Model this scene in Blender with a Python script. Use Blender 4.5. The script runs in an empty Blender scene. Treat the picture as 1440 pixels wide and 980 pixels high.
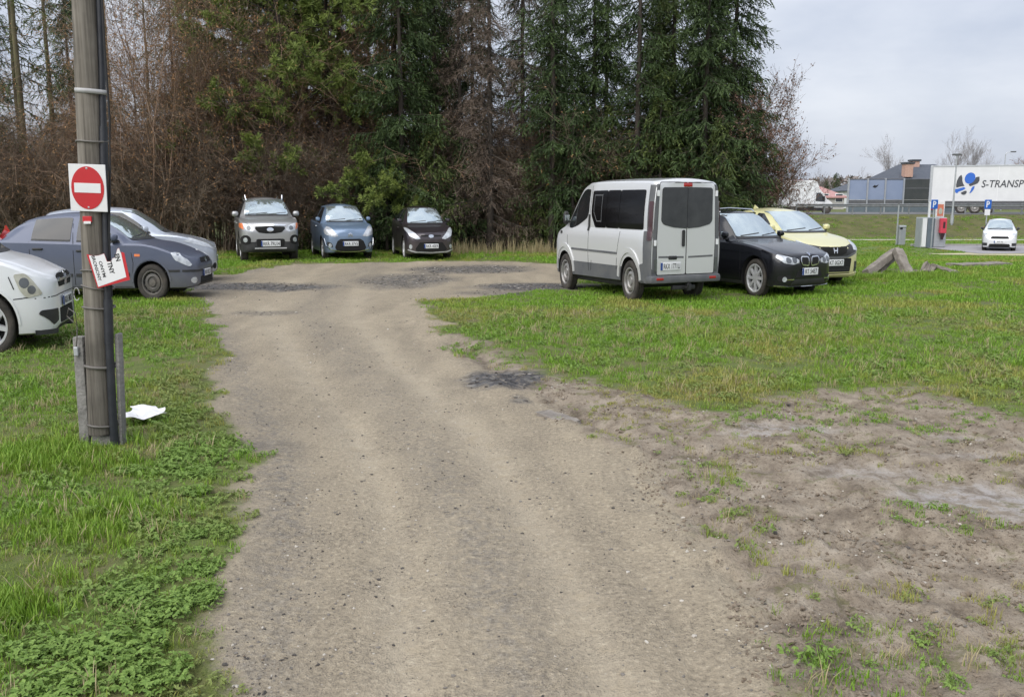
import bpy, bmesh, math, random
import numpy as np
from mathutils import Vector, Matrix
from mathutils.geometry import delaunay_2d_cdt
from mathutils.bvhtree import BVHTree

R = math.radians
random.seed(7)
rng = np.random.default_rng(11)
scene = bpy.context.scene
COL = scene.collection

# ------------------------------------------------------------------ camera
cam = bpy.data.cameras.new('camera')
cam.sensor_fit = 'HORIZONTAL'
cam.sensor_width = 36.0
cam.lens = 31.7
cam.clip_start = 0.05
cam.clip_end = 4000
camo = bpy.data.objects.new('camera', cam)
camo.location = (0, 0, 1.6)
camo.rotation_euler = (R(90 - 9.3), 0, 0)
COL.objects.link(camo)
scene.camera = camo

# ------------------------------------------------------------------ overcast sky
world = bpy.data.worlds.new('World')
scene.world = world
world.use_nodes = True
nt = world.node_tree
for n in list(nt.nodes):
    nt.nodes.remove(n)
wo = nt.nodes.new('ShaderNodeOutputWorld')
sky = nt.nodes.new('ShaderNodeTexSky')
sky.sky_type = 'NISHITA'
sky.sun_disc = False
sky.sun_elevation = R(48)
sky.sun_rotation = R(215)
sky.dust_density = 3.0
b1 = nt.nodes.new('ShaderNodeBackground')
b1.inputs[1].default_value = 0.05
nt.links.new(sky.outputs[0], b1.inputs[0])
tc = nt.nodes.new('ShaderNodeTexCoord')
mp = nt.nodes.new('ShaderNodeMapping')
mp.inputs['Scale'].default_value = (1.0, 1.0, 2.6)
nz = nt.nodes.new('ShaderNodeTexNoise')
nz.inputs['Scale'].default_value = 2.2
nz.inputs['Detail'].default_value = 6
nz.inputs['Roughness'].default_value = 0.55
cr = nt.nodes.new('ShaderNodeValToRGB')
cr.color_ramp.elements[0].position = 0.38
cr.color_ramp.elements[0].color = (0.250, 0.277, 0.338, 1)
cr.color_ramp.elements[1].position = 0.64
cr.color_ramp.elements[1].color = (0.385, 0.402, 0.44, 1)
nt.links.new(tc.outputs['Generated'], mp.inputs[0])
nt.links.new(mp.outputs[0], nz.inputs['Vector'])
nt.links.new(nz.outputs['Fac'], cr.inputs[0])
b2 = nt.nodes.new('ShaderNodeBackground')
b2.inputs[1].default_value = 1.0
# a dull sky is paler overhead than at the horizon
sxyz = nt.nodes.new('ShaderNodeSeparateXYZ'); nt.links.new(tc.outputs['Generated'], sxyz.inputs[0])
mrz = nt.nodes.new('ShaderNodeMapRange'); mrz.inputs[1].default_value = 0.0; mrz.inputs[2].default_value = 0.8; mrz.inputs[3].default_value = 0.93; mrz.inputs[4].default_value = 1.35
nt.links.new(sxyz.outputs['Z'], mrz.inputs[0])
vm = nt.nodes.new('ShaderNodeVectorMath'); vm.operation = 'SCALE'
nt.links.new(cr.outputs[0], vm.inputs[0]); nt.links.new(mrz.outputs[0], vm.inputs['Scale'])
nt.links.new(vm.outputs[0], b2.inputs[0])
mx = nt.nodes.new('ShaderNodeMixShader')
mx.inputs[0].default_value = 0.86
nt.links.new(b1.outputs[0], mx.inputs[1])
nt.links.new(b2.outputs[0], mx.inputs[2])
nt.links.new(mx.outputs[0], wo.inputs[0])

sun = bpy.data.lights.new('sun', 'SUN')
sun.energy = 1.5
sun.angle = R(80)
sun.color = (1.0, 0.965, 0.91)
suno = bpy.data.objects.new('sun', sun)
suno.rotation_euler = (R(42), 0, R(-35))
COL.objects.link(suno)

vs = scene.view_settings
vs.view_transform = 'Standard'
vs.look = 'None'
vs.exposure = 1.2
vs.gamma = 1.0
vs.use_curve_mapping = False

# ------------------------------------------------------------------ helpers
def mesh_obj(name, me, parent=None, coll=None):
    o = bpy.data.objects.new(name, me)
    (coll or COL).objects.link(o)
    if parent is not None:
        o.parent = parent
    return o

def tag(o, label=None, cat=None, group=None, kind=None):
    if label: o['label'] = label
    if cat: o['category'] = cat
    if group: o['group'] = group
    if kind: o['kind'] = kind
    return o

def thing(name, label, cat, loc=(0, 0, 0), rz=0.0, group=None):
    o = bpy.data.objects.new(name, None)
    o.empty_display_size = 0.2
    COL.objects.link(o)
    o.location = loc
    o.rotation_euler = (0, 0, rz)
    return tag(o, label, cat, group)

def mk(name, V, F, mats, parent=None, smooth=False, mi=None, sharp=None):
    me = bpy.data.meshes.new(name)
    me.from_pydata([tuple(v) for v in V], [], [tuple(f) for f in F])
    for m in (mats if isinstance(mats, (list, tuple)) else [mats]):
        me.materials.append(m)
    if mi is not None:
        me.polygons.foreach_set('material_index', mi)
    if smooth:
        me.polygons.foreach_set('use_smooth', [True] * len(me.polygons))
        if sharp:
            me.set_sharp_from_angle(angle=R(sharp))
    me.update()
    return mesh_obj(name, me, parent)

def np_mesh(name, V, Q, mats, smooth=False, mi=None, attrs=None):
    """fast mesh from numpy arrays (all faces of equal size)"""
    V = np.asarray(V, np.float32); Q = np.asarray(Q, np.int32)
    me = bpy.data.meshes.new(name)
    n, k = Q.shape
    me.vertices.add(len(V)); me.vertices.foreach_set('co', V.ravel())
    me.loops.add(n * k); me.loops.foreach_set('vertex_index', Q.ravel())
    me.polygons.add(n)
    me.polygons.foreach_set('loop_start', np.arange(0, n * k, k, dtype=np.int32))
    me.polygons.foreach_set('loop_total', np.full(n, k, np.int32))
    if mi is not None: me.polygons.foreach_set('material_index', np.asarray(mi, np.int32))
    me.polygons.foreach_set('use_smooth', np.full(n, bool(smooth)))
    for m in (mats if isinstance(mats, (list, tuple)) else [mats]):
        me.materials.append(m)
    me.update(calc_edges=True)
    me.validate()
    for an, av in (attrs or {}).items():
        a = me.attributes.new(an, 'FLOAT', 'POINT')
        a.data.foreach_set('value', np.asarray(av, np.float32))
    return me

class MB:
    """collects shapes into one mesh"""
    def __init__(s): s.V = []; s.F = []
    def add(s, V, F):
        b = len(s.V); s.V += [tuple(v) for v in V]; s.F += [tuple(i + b for i in f) for f in F]; return s
    def box(s, lo, hi, bev=0.0, M=None):
        x0, y0, z0 = lo; x1, y1, z1 = hi
        b = min(bev, .45 * min(x1 - x0, y1 - y0, z1 - z0))
        if b <= 0:
            V = [(x0,y0,z0),(x1,y0,z0),(x1,y1,z0),(x0,y1,z0),(x0,y0,z1),(x1,y0,z1),(x1,y1,z1),(x0,y1,z1)]
            F = [(3,2,1,0),(4,5,6,7),(0,1,5,4),(1,2,6,5),(2,3,7,6),(3,0,4,7)]
        else:
            V = []; F = []
            bm = bmesh.new()
            bmesh.ops.create_cube(bm, size=1)
            for v in bm.verts:
                v.co = ((x0+x1)/2 + v.co.x*(x1-x0), (y0+y1)/2 + v.co.y*(y1-y0), (z0+z1)/2 + v.co.z*(z1-z0))
            bmesh.ops.bevel(bm, geom=bm.edges[:], offset=b, segments=2, profile=.5, affect='EDGES')
            bm.verts.index_update()
            V = [v.co.copy() for v in bm.verts]; F = [[v.index for v in f.verts] for f in bm.faces]
            bm.free()
        if M is not None: V = [M @ Vector(v) for v in V]
        return s.add(V, F)
    def tube(s, pts, r, n=8, cap=True, rx=None):
        pts = [Vector(p) for p in pts]
        rs = r if isinstance(r, (list, tuple)) else [r] * len(pts)
        V = []; F = []
        up = Vector((0, 0, 1))
        for i, p in enumerate(pts):
            t = (pts[min(i+1, len(pts)-1)] - pts[max(i-1, 0)]).normalized()
            a = t.cross(up)
            if a.length < .05: a = t.cross(Vector((0, 1, 0)))
            a.normalize(); b = t.cross(a).normalized()
            for k in range(n):
                q = 2 * math.pi * k / n
                V.append(p + a * (math.cos(q) * rs[i]) + b * (math.sin(q) * rs[i]))
        for i in range(len(pts) - 1):
            for k in range(n):
                F.append((i*n+k, i*n+(k+1) % n, (i+1)*n+(k+1) % n, (i+1)*n+k))
        if cap:
            F.append(tuple(range(n))[::-1]); F.append(tuple(range((len(pts)-1)*n, len(pts)*n)))
        return s.add(V, F)
    def lathe(s, prof, n=24, axis='z', c=(0, 0, 0), closed=False):
        V = []; F = []
        for (r, h) in prof:
            for k in range(n):
                a = 2 * math.pi * k / n
                if axis == 'z': p = (c[0] + r*math.cos(a), c[1] + r*math.sin(a), c[2] + h)
                elif axis == 'y': p = (c[0] + r*math.cos(a), c[1] + h, c[2] + r*math.sin(a))
                else: p = (c[0] + h, c[1] + r*math.cos(a), c[2] + r*math.sin(a))
                V.append(p)
        m = len(prof)
        for i in range(m if closed else m - 1):
            j = (i + 1) % m
            for k in range(n):
                F.append((i*n+k, i*n+(k+1) % n, j*n+(k+1) % n, j*n+k))
        return s.add(V, F)
    def prism(s, poly, y0, y1, f):
        """poly 2D extruded; f(a,b,h) -> 3D"""
        n = len(poly)
        V = [f(a, b, y0) for a, b in poly] + [f(a, b, y1) for a, b in poly]
        F = [tuple(range(n))[::-1], tuple(range(n, 2*n))]
        F += [(i, (i+1) % n, n+(i+1) % n, n+i) for i in range(n)]
        return s.add(V, F)
    def build(s, name, m, parent=None, smooth=False, sharp=None):
        o = mk(name, s.V, s.F, m, parent, smooth, None, sharp)
        bm = bmesh.new(); bm.from_mesh(o.data)
        bmesh.ops.recalc_face_normals(bm, faces=bm.faces[:])
        bm.to_mesh(o.data); bm.free()
        return o

# ------------------------------------------------------------------ materials
def mat(name, col, rough=.5, metal=0.0, coat=0.0, var=None, vscale=6.0, bump=0.0, bscale=30.0, spec=.5, ior=1.5, stretch=None, emit=None, alpha=None, coordname='Object'):
    m = bpy.data.materials.new(name); m.use_nodes = True
    t = m.node_tree; p = t.nodes['Principled BSDF']
    p.inputs['Base Color'].default_value = (*col, 1)
    p.inputs['Roughness'].default_value = rough
    p.inputs['Metallic'].default_value = metal
    p.inputs['Coat Weight'].default_value = coat
    p.inputs['Coat Roughness'].default_value = 0.06
    p.inputs['Specular IOR Level'].default_value = spec
    p.inputs['IOR'].default_value = ior
    if emit:
        p.inputs['Emission Color'].default_value = (*emit[0], 1); p.inputs['Emission Strength'].default_value = emit[1]
    if var or bump:
        c = t.nodes.new('ShaderNodeTexCoord'); mpn = t.nodes.new('ShaderNodeMapping')
        if stretch: mpn.inputs['Scale'].default_value = stretch
        t.links.new(c.outputs[coordname], mpn.inputs[0])
    if var:
        n = t.nodes.new('ShaderNodeTexNoise'); n.inputs['Scale'].default_value = vscale; n.inputs['Detail'].default_value = 7; n.inputs['Roughness'].default_value = .62
        t.links.new(mpn.outputs[0], n.inputs['Vector'])
        r = t.nodes.new('ShaderNodeValToRGB'); r.color_ramp.elements[0].position = .33; r.color_ramp.elements[1].position = .68
        r.color_ramp.elements[0].color = (*col, 1); r.color_ramp.elements[1].color = (*var, 1)
        t.links.new(n.outputs['Fac'], r.inputs[0]); t.links.new(r.outputs[0], p.inputs['Base Color'])
    if bump:
        n2 = t.nodes.new('ShaderNodeTexNoise'); n2.inputs['Scale'].default_value = bscale; n2.inputs['Detail'].default_value = 5
        t.links.new(mpn.outputs[0], n2.inputs['Vector'])
        bn = t.nodes.new('ShaderNodeBump'); bn.inputs['Strength'].default_value = bump; bn.inputs['Distance'].default_value = .02
        t.links.new(n2.outputs['Fac'], bn.inputs['Height']); t.links.new(bn.outputs[0], p.inputs['Normal'])
    return m

def paint(name, col, metal=.35, rough=.32, dust=(.30, .27, .22), amt=.35, coat=.85):
    """car paint: base colour with a clear coat and a film of road dust, thicker in smears low down"""
    m = bpy.data.materials.new(name); m.use_nodes = True
    t = m.node_tree; p = t.nodes['Principled BSDF']
    p.inputs['Metallic'].default_value = metal; p.inputs['Coat Weight'].default_value = .8; p.inputs['Coat Roughness'].default_value = .08
    c = t.nodes.new('ShaderNodeTexCoord')
    n = t.nodes.new('ShaderNodeTexNoise'); n.inputs['Scale'].default_value = 2.3; n.inputs['Detail'].default_value = 8; n.inputs['Roughness'].default_value = .65
    t.links.new(c.outputs['Object'], n.inputs['Vector'])
    sx = t.nodes.new('ShaderNodeSeparateXYZ'); t.links.new(c.outputs['Object'], sx.inputs[0])
    mr = t.nodes.new('ShaderNodeMapRange'); mr.inputs[1].default_value = .75; mr.inputs[2].default_value = .2; mr.inputs[3].default_value = .12; mr.inputs[4].default_value = 1.0
    t.links.new(sx.outputs['Z'], mr.inputs[0])
    mu = t.nodes.new('ShaderNodeMath'); mu.operation = 'MULTIPLY'; t.links.new(mr.outputs[0], mu.inputs[0]); t.links.new(n.outputs['Fac'], mu.inputs[1])
    m2 = t.nodes.new('ShaderNodeMath'); m2.operation = 'MULTIPLY'; m2.inputs[1].default_value = amt * 2; t.links.new(mu.outputs[0], m2.inputs[0])
    mixc = t.nodes.new('ShaderNodeMix'); mixc.data_type = 'RGBA'
    mixc.inputs['A'].default_value = (*col, 1); mixc.inputs['B'].default_value = (*dust, 1)
    t.links.new(m2.outputs[0], mixc.inputs['Factor']); t.links.new(mixc.outputs['Result'], p.inputs['Base Color'])
    mr2 = t.nodes.new('ShaderNodeMapRange'); mr2.inputs[1].default_value = 0; mr2.inputs[2].default_value = 1; mr2.inputs[3].default_value = rough; mr2.inputs[4].default_value = .75
    t.links.new(m2.outputs[0], mr2.inputs[0]); t.links.new(mr2.outputs[0], p.inputs['Roughness'])
    mr3 = t.nodes.new('ShaderNodeMapRange'); mr3.inputs[1].default_value = 0; mr3.inputs[2].default_value = .5; mr3.inputs[3].default_value = coat; mr3.inputs[4].default_value = .1
    t.links.new(m2.outputs[0], mr3.inputs[0]); t.links.new(mr3.outputs[0], p.inputs['Coat Weight'])
    return m

M = {}
M['glass'] = mat('car_glass', (.012, .014, .016), .04, spec=.5, ior=1.65)
M['wind'] = mat('windscreen_glass', (.56, .64, .66), .05, metal=.85, ior=1.6, var=(.64, .71, .72), vscale=2.0)
M['tint'] = mat('tinted_glass', (.006, .006, .007), .05, ior=1.28)
M['rglass'] = mat('dusty_tinted_glass', (.035, .037, .042), .22, var=(.055, .057, .062), vscale=4, ior=1.5)
M['black'] = mat('black_plastic', (.018, .018, .02), .55, var=(.03, .03, .03), vscale=9)
M['void'] = mat('unlit_cavity_black', (.006, .006, .006), .9)
M['gplast'] = mat('grey_plastic', (.085, .09, .10), .6, var=(.12, .122, .125), vscale=5)
M['rubber'] = mat('tyre_rubber', (.022, .021, .020), .85, var=(.07, .06, .05), vscale=7, bump=.4, bscale=60)
M['alloy'] = mat('alloy', (.60, .61, .63), .35, metal=.35, var=(.46, .46, .46), vscale=8)
M['steel'] = mat('steel_wheel', (.10, .10, .10), .5, metal=.5, var=(.17, .15, .13), vscale=9)
M['ssteel'] = mat('silver_steel_wheel', (.42, .42, .42), .45, metal=.6, var=(.25, .23, .21), vscale=9)
M['chrome'] = mat('chrome', (.75, .76, .78), .15, metal=1.0)
M['lamp'] = mat('headlamp_lens', (.62, .65, .68), .12, metal=.25, coat=1.0, var=(.35, .37, .40), vscale=14)
M['lampold'] = mat('yellowed_headlamp_lens', (.50, .50, .43), .2, coat=1.0, var=(.33, .32, .26), vscale=11)
M['lampin'] = mat('lamp_reflector', (.16, .17, .18), .2, metal=.6)
M['amber'] = mat('amber_lens', (.75, .22, .08), .25, coat=.6)
M['red'] = mat('red_lens', (.35, .012, .012), .2, coat=1.0)
M['dred'] = mat('smoked_red_lens', (.036, .016, .019), .25, coat=.6, var=(.06, .02, .026), vscale=5)
M['whitep'] = mat('white_plastic', (.75, .76, .77), .4)
M['plate'] = mat('number_plate', (.66, .67, .68), .45)
M['pblue'] = mat('plate_blue', (.012, .05, .22), .45)
M['ink'] = mat('black_ink', (.012, .012, .014), .6)
M['concrete'] = mat('concrete', (.26, .25, .235), .9, var=(.36, .35, .33), vscale=7, bump=.5, bscale=45)
M['metal'] = mat('galvanised_metal', (.38, .40, .42), .45, metal=.55, var=(.48, .5, .52), vscale=5)
M['wire'] = mat('rusty_wire', (.16, .15, .14), .6, metal=.4)

# ------------------------------------------------------------------ noise and terrain
def _h(i, j, s):
    n = (i.astype(np.int64) * 374761393 + j.astype(np.int64) * 668265263 + s * 974711) & 0xffffffff
    n = ((n ^ (n >> 13)) * 1274126177) & 0xffffffff
    n = (n ^ (n >> 16)) & 0xffffffff
    return n / 4294967295.0
def vn(x, y, s=0):
    i = np.floor(x); j = np.floor(y); u = x - i; v = y - j
    u = u*u*(3-2*u); v = v*v*(3-2*v)
    a = _h(i, j, s); b = _h(i+1, j, s); c = _h(i, j+1, s); d = _h(i+1, j+1, s)
    return (a*(1-u)+b*u)*(1-v)+(c*(1-u)+d*u)*v
def fbm(x, y, s=0, o=4):
    r = 0; a = .5; t = 0
    for k in range(o):
        r = r + a*vn(x*2**k, y*2**k, s+k*17); t += a; a *= .5
    return r/t - .5
def S(t):
    t = np.clip(t, 0, 1); return t*t*(3-2*t)
def sdpoly(px, py, poly):
    """signed distance, negative inside"""
    px = np.asarray(px, float); py = np.asarray(py, float)
    d = np.full(px.shape, 1e9); inside = np.zeros(px.shape, bool)
    n = len(poly)
    for i in range(n):
        ax, ay = poly[i]; bx, by = poly[(i+1) % n]
        ex, ey = bx-ax, by-ay
        t = np.clip(((px-ax)*ex+(py-ay)*ey)/(ex*ex+ey*ey+1e-12), 0, 1)
        d = np.minimum(d, np.hypot(px-ax-t*ex, py-ay-t*ey))
        cond = ((ay > py) != (by > py)) & (px < (bx-ax)*(py-ay)/((by-ay) if by != ay else 1e-9)+ax)
        inside ^= cond
    return np.where(inside, -d, d)

TRACK = [(-.9,-8),(-.86,0),(-.90,2.72),(-1.22,3.76),(-1.70,5.4),(-2.35,7.24),(-3.63,10.84),(-5.07,14.87),(-6.1,16.3),(-7.6,17.2),(-7.0,18.8),
         (-6.3,19.8),(-5.4,22.6),(-3.4,23.4),(-1.3,24.2),(1.25,22.9),(2.0,21.0),(1.6,18.6),(1.0,16.9),(-.24,15.2),(-1.31,14.34),(-1.13,12.95),(-.62,9.77),(-.2,8.15),(.34,6.98),(.73,5.56),
         (.95,4.1),(1.05,3.11),(1.0,2.72),(1.05,0),(1.1,-8)]
MUD = [(-.75,10.6),(-.45,10.0),(-.05,8.7),(.5,7.35),(1.48,6.62),(2.0,6.6),(2.7,7.2),(3.25,7.5),(3.3,6.75),(3.9,6.2),(6,5.9),(9,5.5),(12,2),(12,-8),(.6,-8),(.6,3),(.5,5.5),(.0,7.0),(-.5,8.4)]
def fields(x, y):
    """masks by place: distance to track, to mud, dark gravel, wetness"""
    w = fbm(x*1.3, y*1.3, 3, 4)*.55 + fbm(x*5, y*5, 9, 3)*.22
    k = S((y-1)/10)
    sdt = sdpoly(x, y, TRACK) + w*(.45+.9*k)
    sdm = sdpoly(x, y, MUD) + w*1.9 + fbm(x*9, y*9, 207, 3)*.35
    g = np.zeros_like(x)
    for cx, cy, rx, ry, a in [(-4.8,17.0,1.75,.9,1.2),(-2.2,18.6,1.1,2.1,.85),(-1.0,21.3,1.7,1.5,.95),(.45,16.9,1.35,.85,1.2),(-.1,8.02,.42,.44,1.5),(-.35,15.8,.8,.55,.6),(-1.55,5.75,.22,.16,.3),(-3.6,13.0,.5,.3,.5),(.07,7.15,.10,.14,.9),(-6.5,17.6,1.2,.6,.9)]:
        d = ((x-cx)/rx)**2+((y-cy)/ry)**2
        g = np.maximum(g, a*np.clip(1.25-d+w*1.6, 0, 1))
    wt = np.zeros_like(x)
    for cx, cy, rx, ry, a in [(2.0,6.28,.5,.13,.9),(1.7,6.1,.35,.10,.8),(2.55,4.75,.5,.36,.8),(2.15,5.2,.4,.16,.5),(2.9,5.5,.4,.14,.5),(3.1,6.0,.4,.10,.5)]:
        d = ((x-cx)/rx)**2+((y-cy)/ry)**2
        wt = np.maximum(wt, a*np.clip(1.2-d+w*2.2, 0, 1))
    return sdt, sdm, g, wt
def base_z(x, y):
    wx = S((x-4)/6)
    z = -.75*S((y-21)/20)*wx
    z = z + wx*1.37*S((y-57.2)/5.6)
    return z
def ground_z(x, y, f=None):
    x = np.asarray(x, float); y = np.asarray(y, float)
    sdt, sdm, g, wt = f if f is not None else fields(x, y)
    z = base_z(x, y)
    near = 1-S((y-24)/12)
    tr = S(-sdt/.35); mu = S(-sdm/.3)*(1-tr)
    gr = (1-tr)*(1-mu)
    z = z + near*gr*(fbm(x*.9, y*.9, 21, 3)*.07+fbm(x*6, y*6, 5, 2)*.025+.018)
    # ruts along the track
    zc = np.interp(y, [-8,2.7,4.1,5.5,7,9,11,14,18,24], [.0,.0,-.2,-.5,-1.0,-1.7,-2.3,-3.2,-3.6,-3.6])
    wd = np.interp(y, [0,3,6,10,14,20], [.55,.55,.62,.8,1.1,1.6])
    l = (x-zc)/wd + fbm(x*.4, y*.25, 44, 2)*.10
    rut = np.exp(-((l-.62)/.2)**2)+np.exp(-((l+.62)/.2)**2)+.6*np.exp(-((l-1.25)/.14)**2)
    z = z + tr*near*(-.022*rut+fbm(x*2.2, y*2.2, 61, 4)*.028+fbm(x*14, y*14, 71, 2)*.007)
    # churned mud with tyre ridges
    cl = fbm(x*3.1, y*3.1, 81, 5); cl2 = np.clip(fbm(x*7, y*7, 93, 3)+.05, 0, 1)
    rg = 1-np.abs(fbm(x*9, y*9, 123, 4))*5
    z = z + mu*near*(cl*.13+cl2*.12*np.clip(fbm(x*1.6, y*1.6, 99, 2)*3+.35, 0, 1)+.018*rg*np.clip(fbm(x*1.1, y*1.1, 131, 2)*3+.5, 0, 1)+.03*fbm(x*19, y*19, 137, 2)-.01)*(1-.7*wt)
    # tyre tread print along the broken edge
    ed = np.exp(-((sdt-.12)/.10)**2)*S((7-y)/2)
    z = z + ed*near*.010*np.sign(np.sin((x*.8+y)*38))
    z = z - mu*wt*.018
    z = z + g*near*.02*fbm(x*18, y*18, 31, 2)
    # shallow furrow beside the track at the broken edge
    d = sdpoly(x, y, [(-.72,10.2),(-.15,8.6),(-.1,8.65),(-.66,10.3)])
    z = z-.05*np.exp(-(d/.07)**2)
    d2 = np.abs(sdpoly(x, y, [(.42,6.9),(.75,6.05),(.78,6.05),(.45,6.92)]))
    z = z-.06*np.exp(-(d2/.06)**2)
    return z
def gz(x, y):
    return float(ground_z(np.array([x]), np.array([y]))[0])

def ground_material():
    m = bpy.data.materials.new('ground'); m.use_nodes = True
    t = m.node_tree; p = t.nodes['Principled BSDF']; N = t.nodes.new; L = t.links.new
    g = N('ShaderNodeNewGeometry'); pos = g.outputs['Position']
    def noise(sc, det=6, ro=.6, v=pos, dist=0):
        n = N('ShaderNodeTexNoise'); n.inputs['Scale'].default_value = sc; n.inputs['Detail'].default_value = det; n.inputs['Roughness'].default_value = ro; n.inputs['Distortion'].default_value = dist
        L(v, n.inputs['Vector']); return n.outputs['Fac']
    def ramp(f, stops):
        r = N('ShaderNodeValToRGB'); e = r.color_ramp.elements
        while len(e) < len(stops): e.new(.5)
        for q, (ps, c) in zip(e, stops): q.position = ps; q.color = (*c, 1) if len(c) == 3 else c
        L(f, r.inputs[0]); return r.outputs[0]
    def mix(f, a, b, mode='MIX'):
        n = N('ShaderNodeMix'); n.data_type = 'RGBA'; n.blend_type = mode
        if isinstance(f, float): n.inputs['Factor'].default_value = f
        else: L(f, n.inputs['Factor'])
        for k, q in (('A', a), ('B', b)):
            if isinstance(q, tuple): n.inputs[k].default_value = (*q, 1)
            else: L(q, n.inputs[k])
        return n.outputs['Result']
    def attr(nm):
        a = N('ShaderNodeAttribute'); a.attribute_name = nm; return a.outputs['Fac']
    def mth(op, a, b=None, cl=False):
        n = N('ShaderNodeMath'); n.operation = op; n.use_clamp = cl
        for i, q in enumerate((a, b)):
            if q is None: continue
            if isinstance(q, (int, float)): n.inputs[i].default_value = q
            else: L(q, n.inputs[i])
        return n.outputs[0]
    mpn = N('ShaderNodeMapping'); mpn.inputs['Rotation'].default_value = (0, 0, R(-12)); mpn.inputs['Scale'].default_value = (2.2, .45, 1); L(pos, mpn.inputs[0])
    streak = noise(1.0, 5, .6, mpn.outputs[0], .6)
    n1 = noise(.9, 3); n2 = noise(5.5, 4); n3 = noise(38, 3, .75); n4 = noise(140, 1, .6)
    # compacted sandy dirt
    dirt = ramp(streak, [(.28, (.145, .123, .092)), (.45, (.255, .217, .158)), (.58, (.345, .294, .212)), (.74, (.44, .375, .27))])
    dirt = mix(ramp(n2, [(.35, (0, 0, 0)), (.65, (.45, .45, .45))]), dirt, (.25, .212, .158))
    dirt = mix(.55, dirt, ramp(n3, [(.28, (.07, .058, .042)), (.44, (.245, .206, .15)), (.56, (.31, .262, .19)), (.74, (.54, .47, .355))]), 'MIX')
    vo = N('ShaderNodeTexVoronoi'); vo.inputs['Scale'].default_value = 46; L(pos, vo.inputs['Vector'])
    stone = ramp(vo.outputs['Distance'], [(.12, (1, 1, 1)), (.22, (0, 0, 0))])
    sep = N('ShaderNodeSeparateColor'); L(vo.outputs['Color'], sep.inputs[0])
    sel = ramp(sep.outputs[0], [(.62, (0, 0, 0)), (.66, (1, 1, 1))])
    gpat = ramp(n1, [(.42, (.15, .15, .15)), (.6, (1, 1, 1))])
    sm = mix(1.0, mix(1.0, stone, sel, 'MULTIPLY'), gpat, 'MULTIPLY')
    scol = ramp(sep.outputs[1], [(.0, (.045, .04, .036)), (.55, (.14, .125, .105)), (.8, (.40, .37, .32))])
    dirt = mix(sm, dirt, scol)
    dirt = mix(mth('MULTIPLY', attr('rutm'), .34, True), dirt, (.44, .385, .295))
    dirt = mix(mth('MULTIPLY', attr('rutm'), ramp(noise(9, 4, .6), [(.5, (0, 0, 0)), (.7, (.5, .5, .5))]), True), dirt, (.30, .245, .165))
    grains = mth('MULTIPLY', ramp(noise(95, 3, .85), [(.53, (0, 0, 0)), (.62, (1, 1, 1))]), ramp(noise(2.7, 4, .7), [(.42, (.06, .06, .06)), (.60, (1, 1, 1))]), True)
    dirt = mix(mth('MULTIPLY', grains, .8), dirt, (.075, .064, .052))
    gz_ = mth('MULTIPLY', attr('cen'), ramp(noise(16, 3, .75), [(.38, (0, 0, 0)), (.62, (1, 1, 1))]), True)
    dirt = mix(gz_, dirt, ramp(noise(60, 3, .7), [(.3, (.055, .05, .045)), (.5, (.15, .135, .115)), (.7, (.30, .275, .24))]))
    # broken asphalt and slag gravel
    vg = N('ShaderNodeTexVoronoi'); vg.inputs['Scale'].default_value = 17; L(pos, vg.inputs['Vector'])
    sg = N('ShaderNodeSeparateColor'); L(vg.outputs['Color'], sg.inputs[0])
    grav = ramp(sg.outputs[0], [(0, (.022, .022, .025)), (.6, (.06, .06, .066)), (.92, (.13, .125, .12)), (1, (.25, .24, .22))])
    grav = mix(ramp(n3, [(.45, (0, 0, 0)), (.65, (.5, .5, .5))]), grav, (.15, .135, .115))
    gm = mth('MULTIPLY', attr('grav'), ramp(noise(7, 4, .7), [(.30, (.2, .2, .2)), (.52, (1, 1, 1))]), True)
    # mud
    mud = ramp(n2, [(.30, (.085, .066, .047)), (.42, (.20, .163, .121)), (.55, (.30, .254, .195)), (.74, (.41, .36, .29))])
    mud = mix(.35, mud, ramp(n3, [(.3, (.07, .055, .04)), (.5, (.19, .155, .12)), (.7, (.27, .23, .18))]))
    wet = mth('MULTIPLY', attr('wet'), ramp(noise(11, 3, .7), [(.40, (.15, .15, .15)), (.60, (1, 1, 1))]), True)
    mud = mix(mth('MULTIPLY', wet, .9), mud, (.30, .285, .28))
    # soil, moss and litter under the grass
    soil = ramp(n2, [(.25, (.060, .080, .018)), (.48, (.090, .130, .026)), (.62, (.125, .160, .036)), (.8, (.15, .135, .06))])
    soil = mix(ramp(noise(2.3, 4, .7), [(.46, (0, 0, 0)), (.60, (.8, .8, .8))]), soil, (.15, .112, .068))
    soil = mix(.5, soil, ramp(n4, [(.3, (.035, .045, .012)), (.5, (.09, .115, .028)), (.7, (.15, .165, .05))]))
    soil = mix(mth('MULTIPLY', attr('field'), .65), soil, (.105, .165, .030))
    soil = mix(mth('MULTIPLY', attr('bank'), .8), soil, ramp(noise(1.3, 4, .7), [(.3, (.055, .06, .02)), (.55, (.10, .095, .035)), (.75, (.15, .13, .06))]))
    edge = mth('MULTIPLY', mth('SUBTRACT', n3, .5), .22)
    ft = mth('MULTIPLY_ADD', mth('ADD', attr('sdt'), edge), -9.0)
    t.nodes[-1].inputs[2].default_value = .5
    ft = mth('MAXIMUM', mth('MINIMUM', ft, 1.0), 0.0)
    fm = mth('MULTIPLY_ADD', mth('ADD', attr('sdm'), mth('MULTIPLY', mth('SUBTRACT', n2, .5), 1.3)), -3.2)
    t.nodes[-1].inputs[2].default_value = 1.0
    fm = mth('MAXIMUM', mth('MINIMUM', fm, 1.0), 0.0)
    mud = mix(ramp(noise(70, 3, .8), [(.55, (0, 0, 0)), (.66, (.75, .75, .75))]), mud, (.085, .066, .048))
    mud = mix(ramp(noise(4.2, 4, .75), [(.57, (0, 0, 0)), (.64, (.55, .55, .55))]), mud, (.105, .105, .035))
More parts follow.
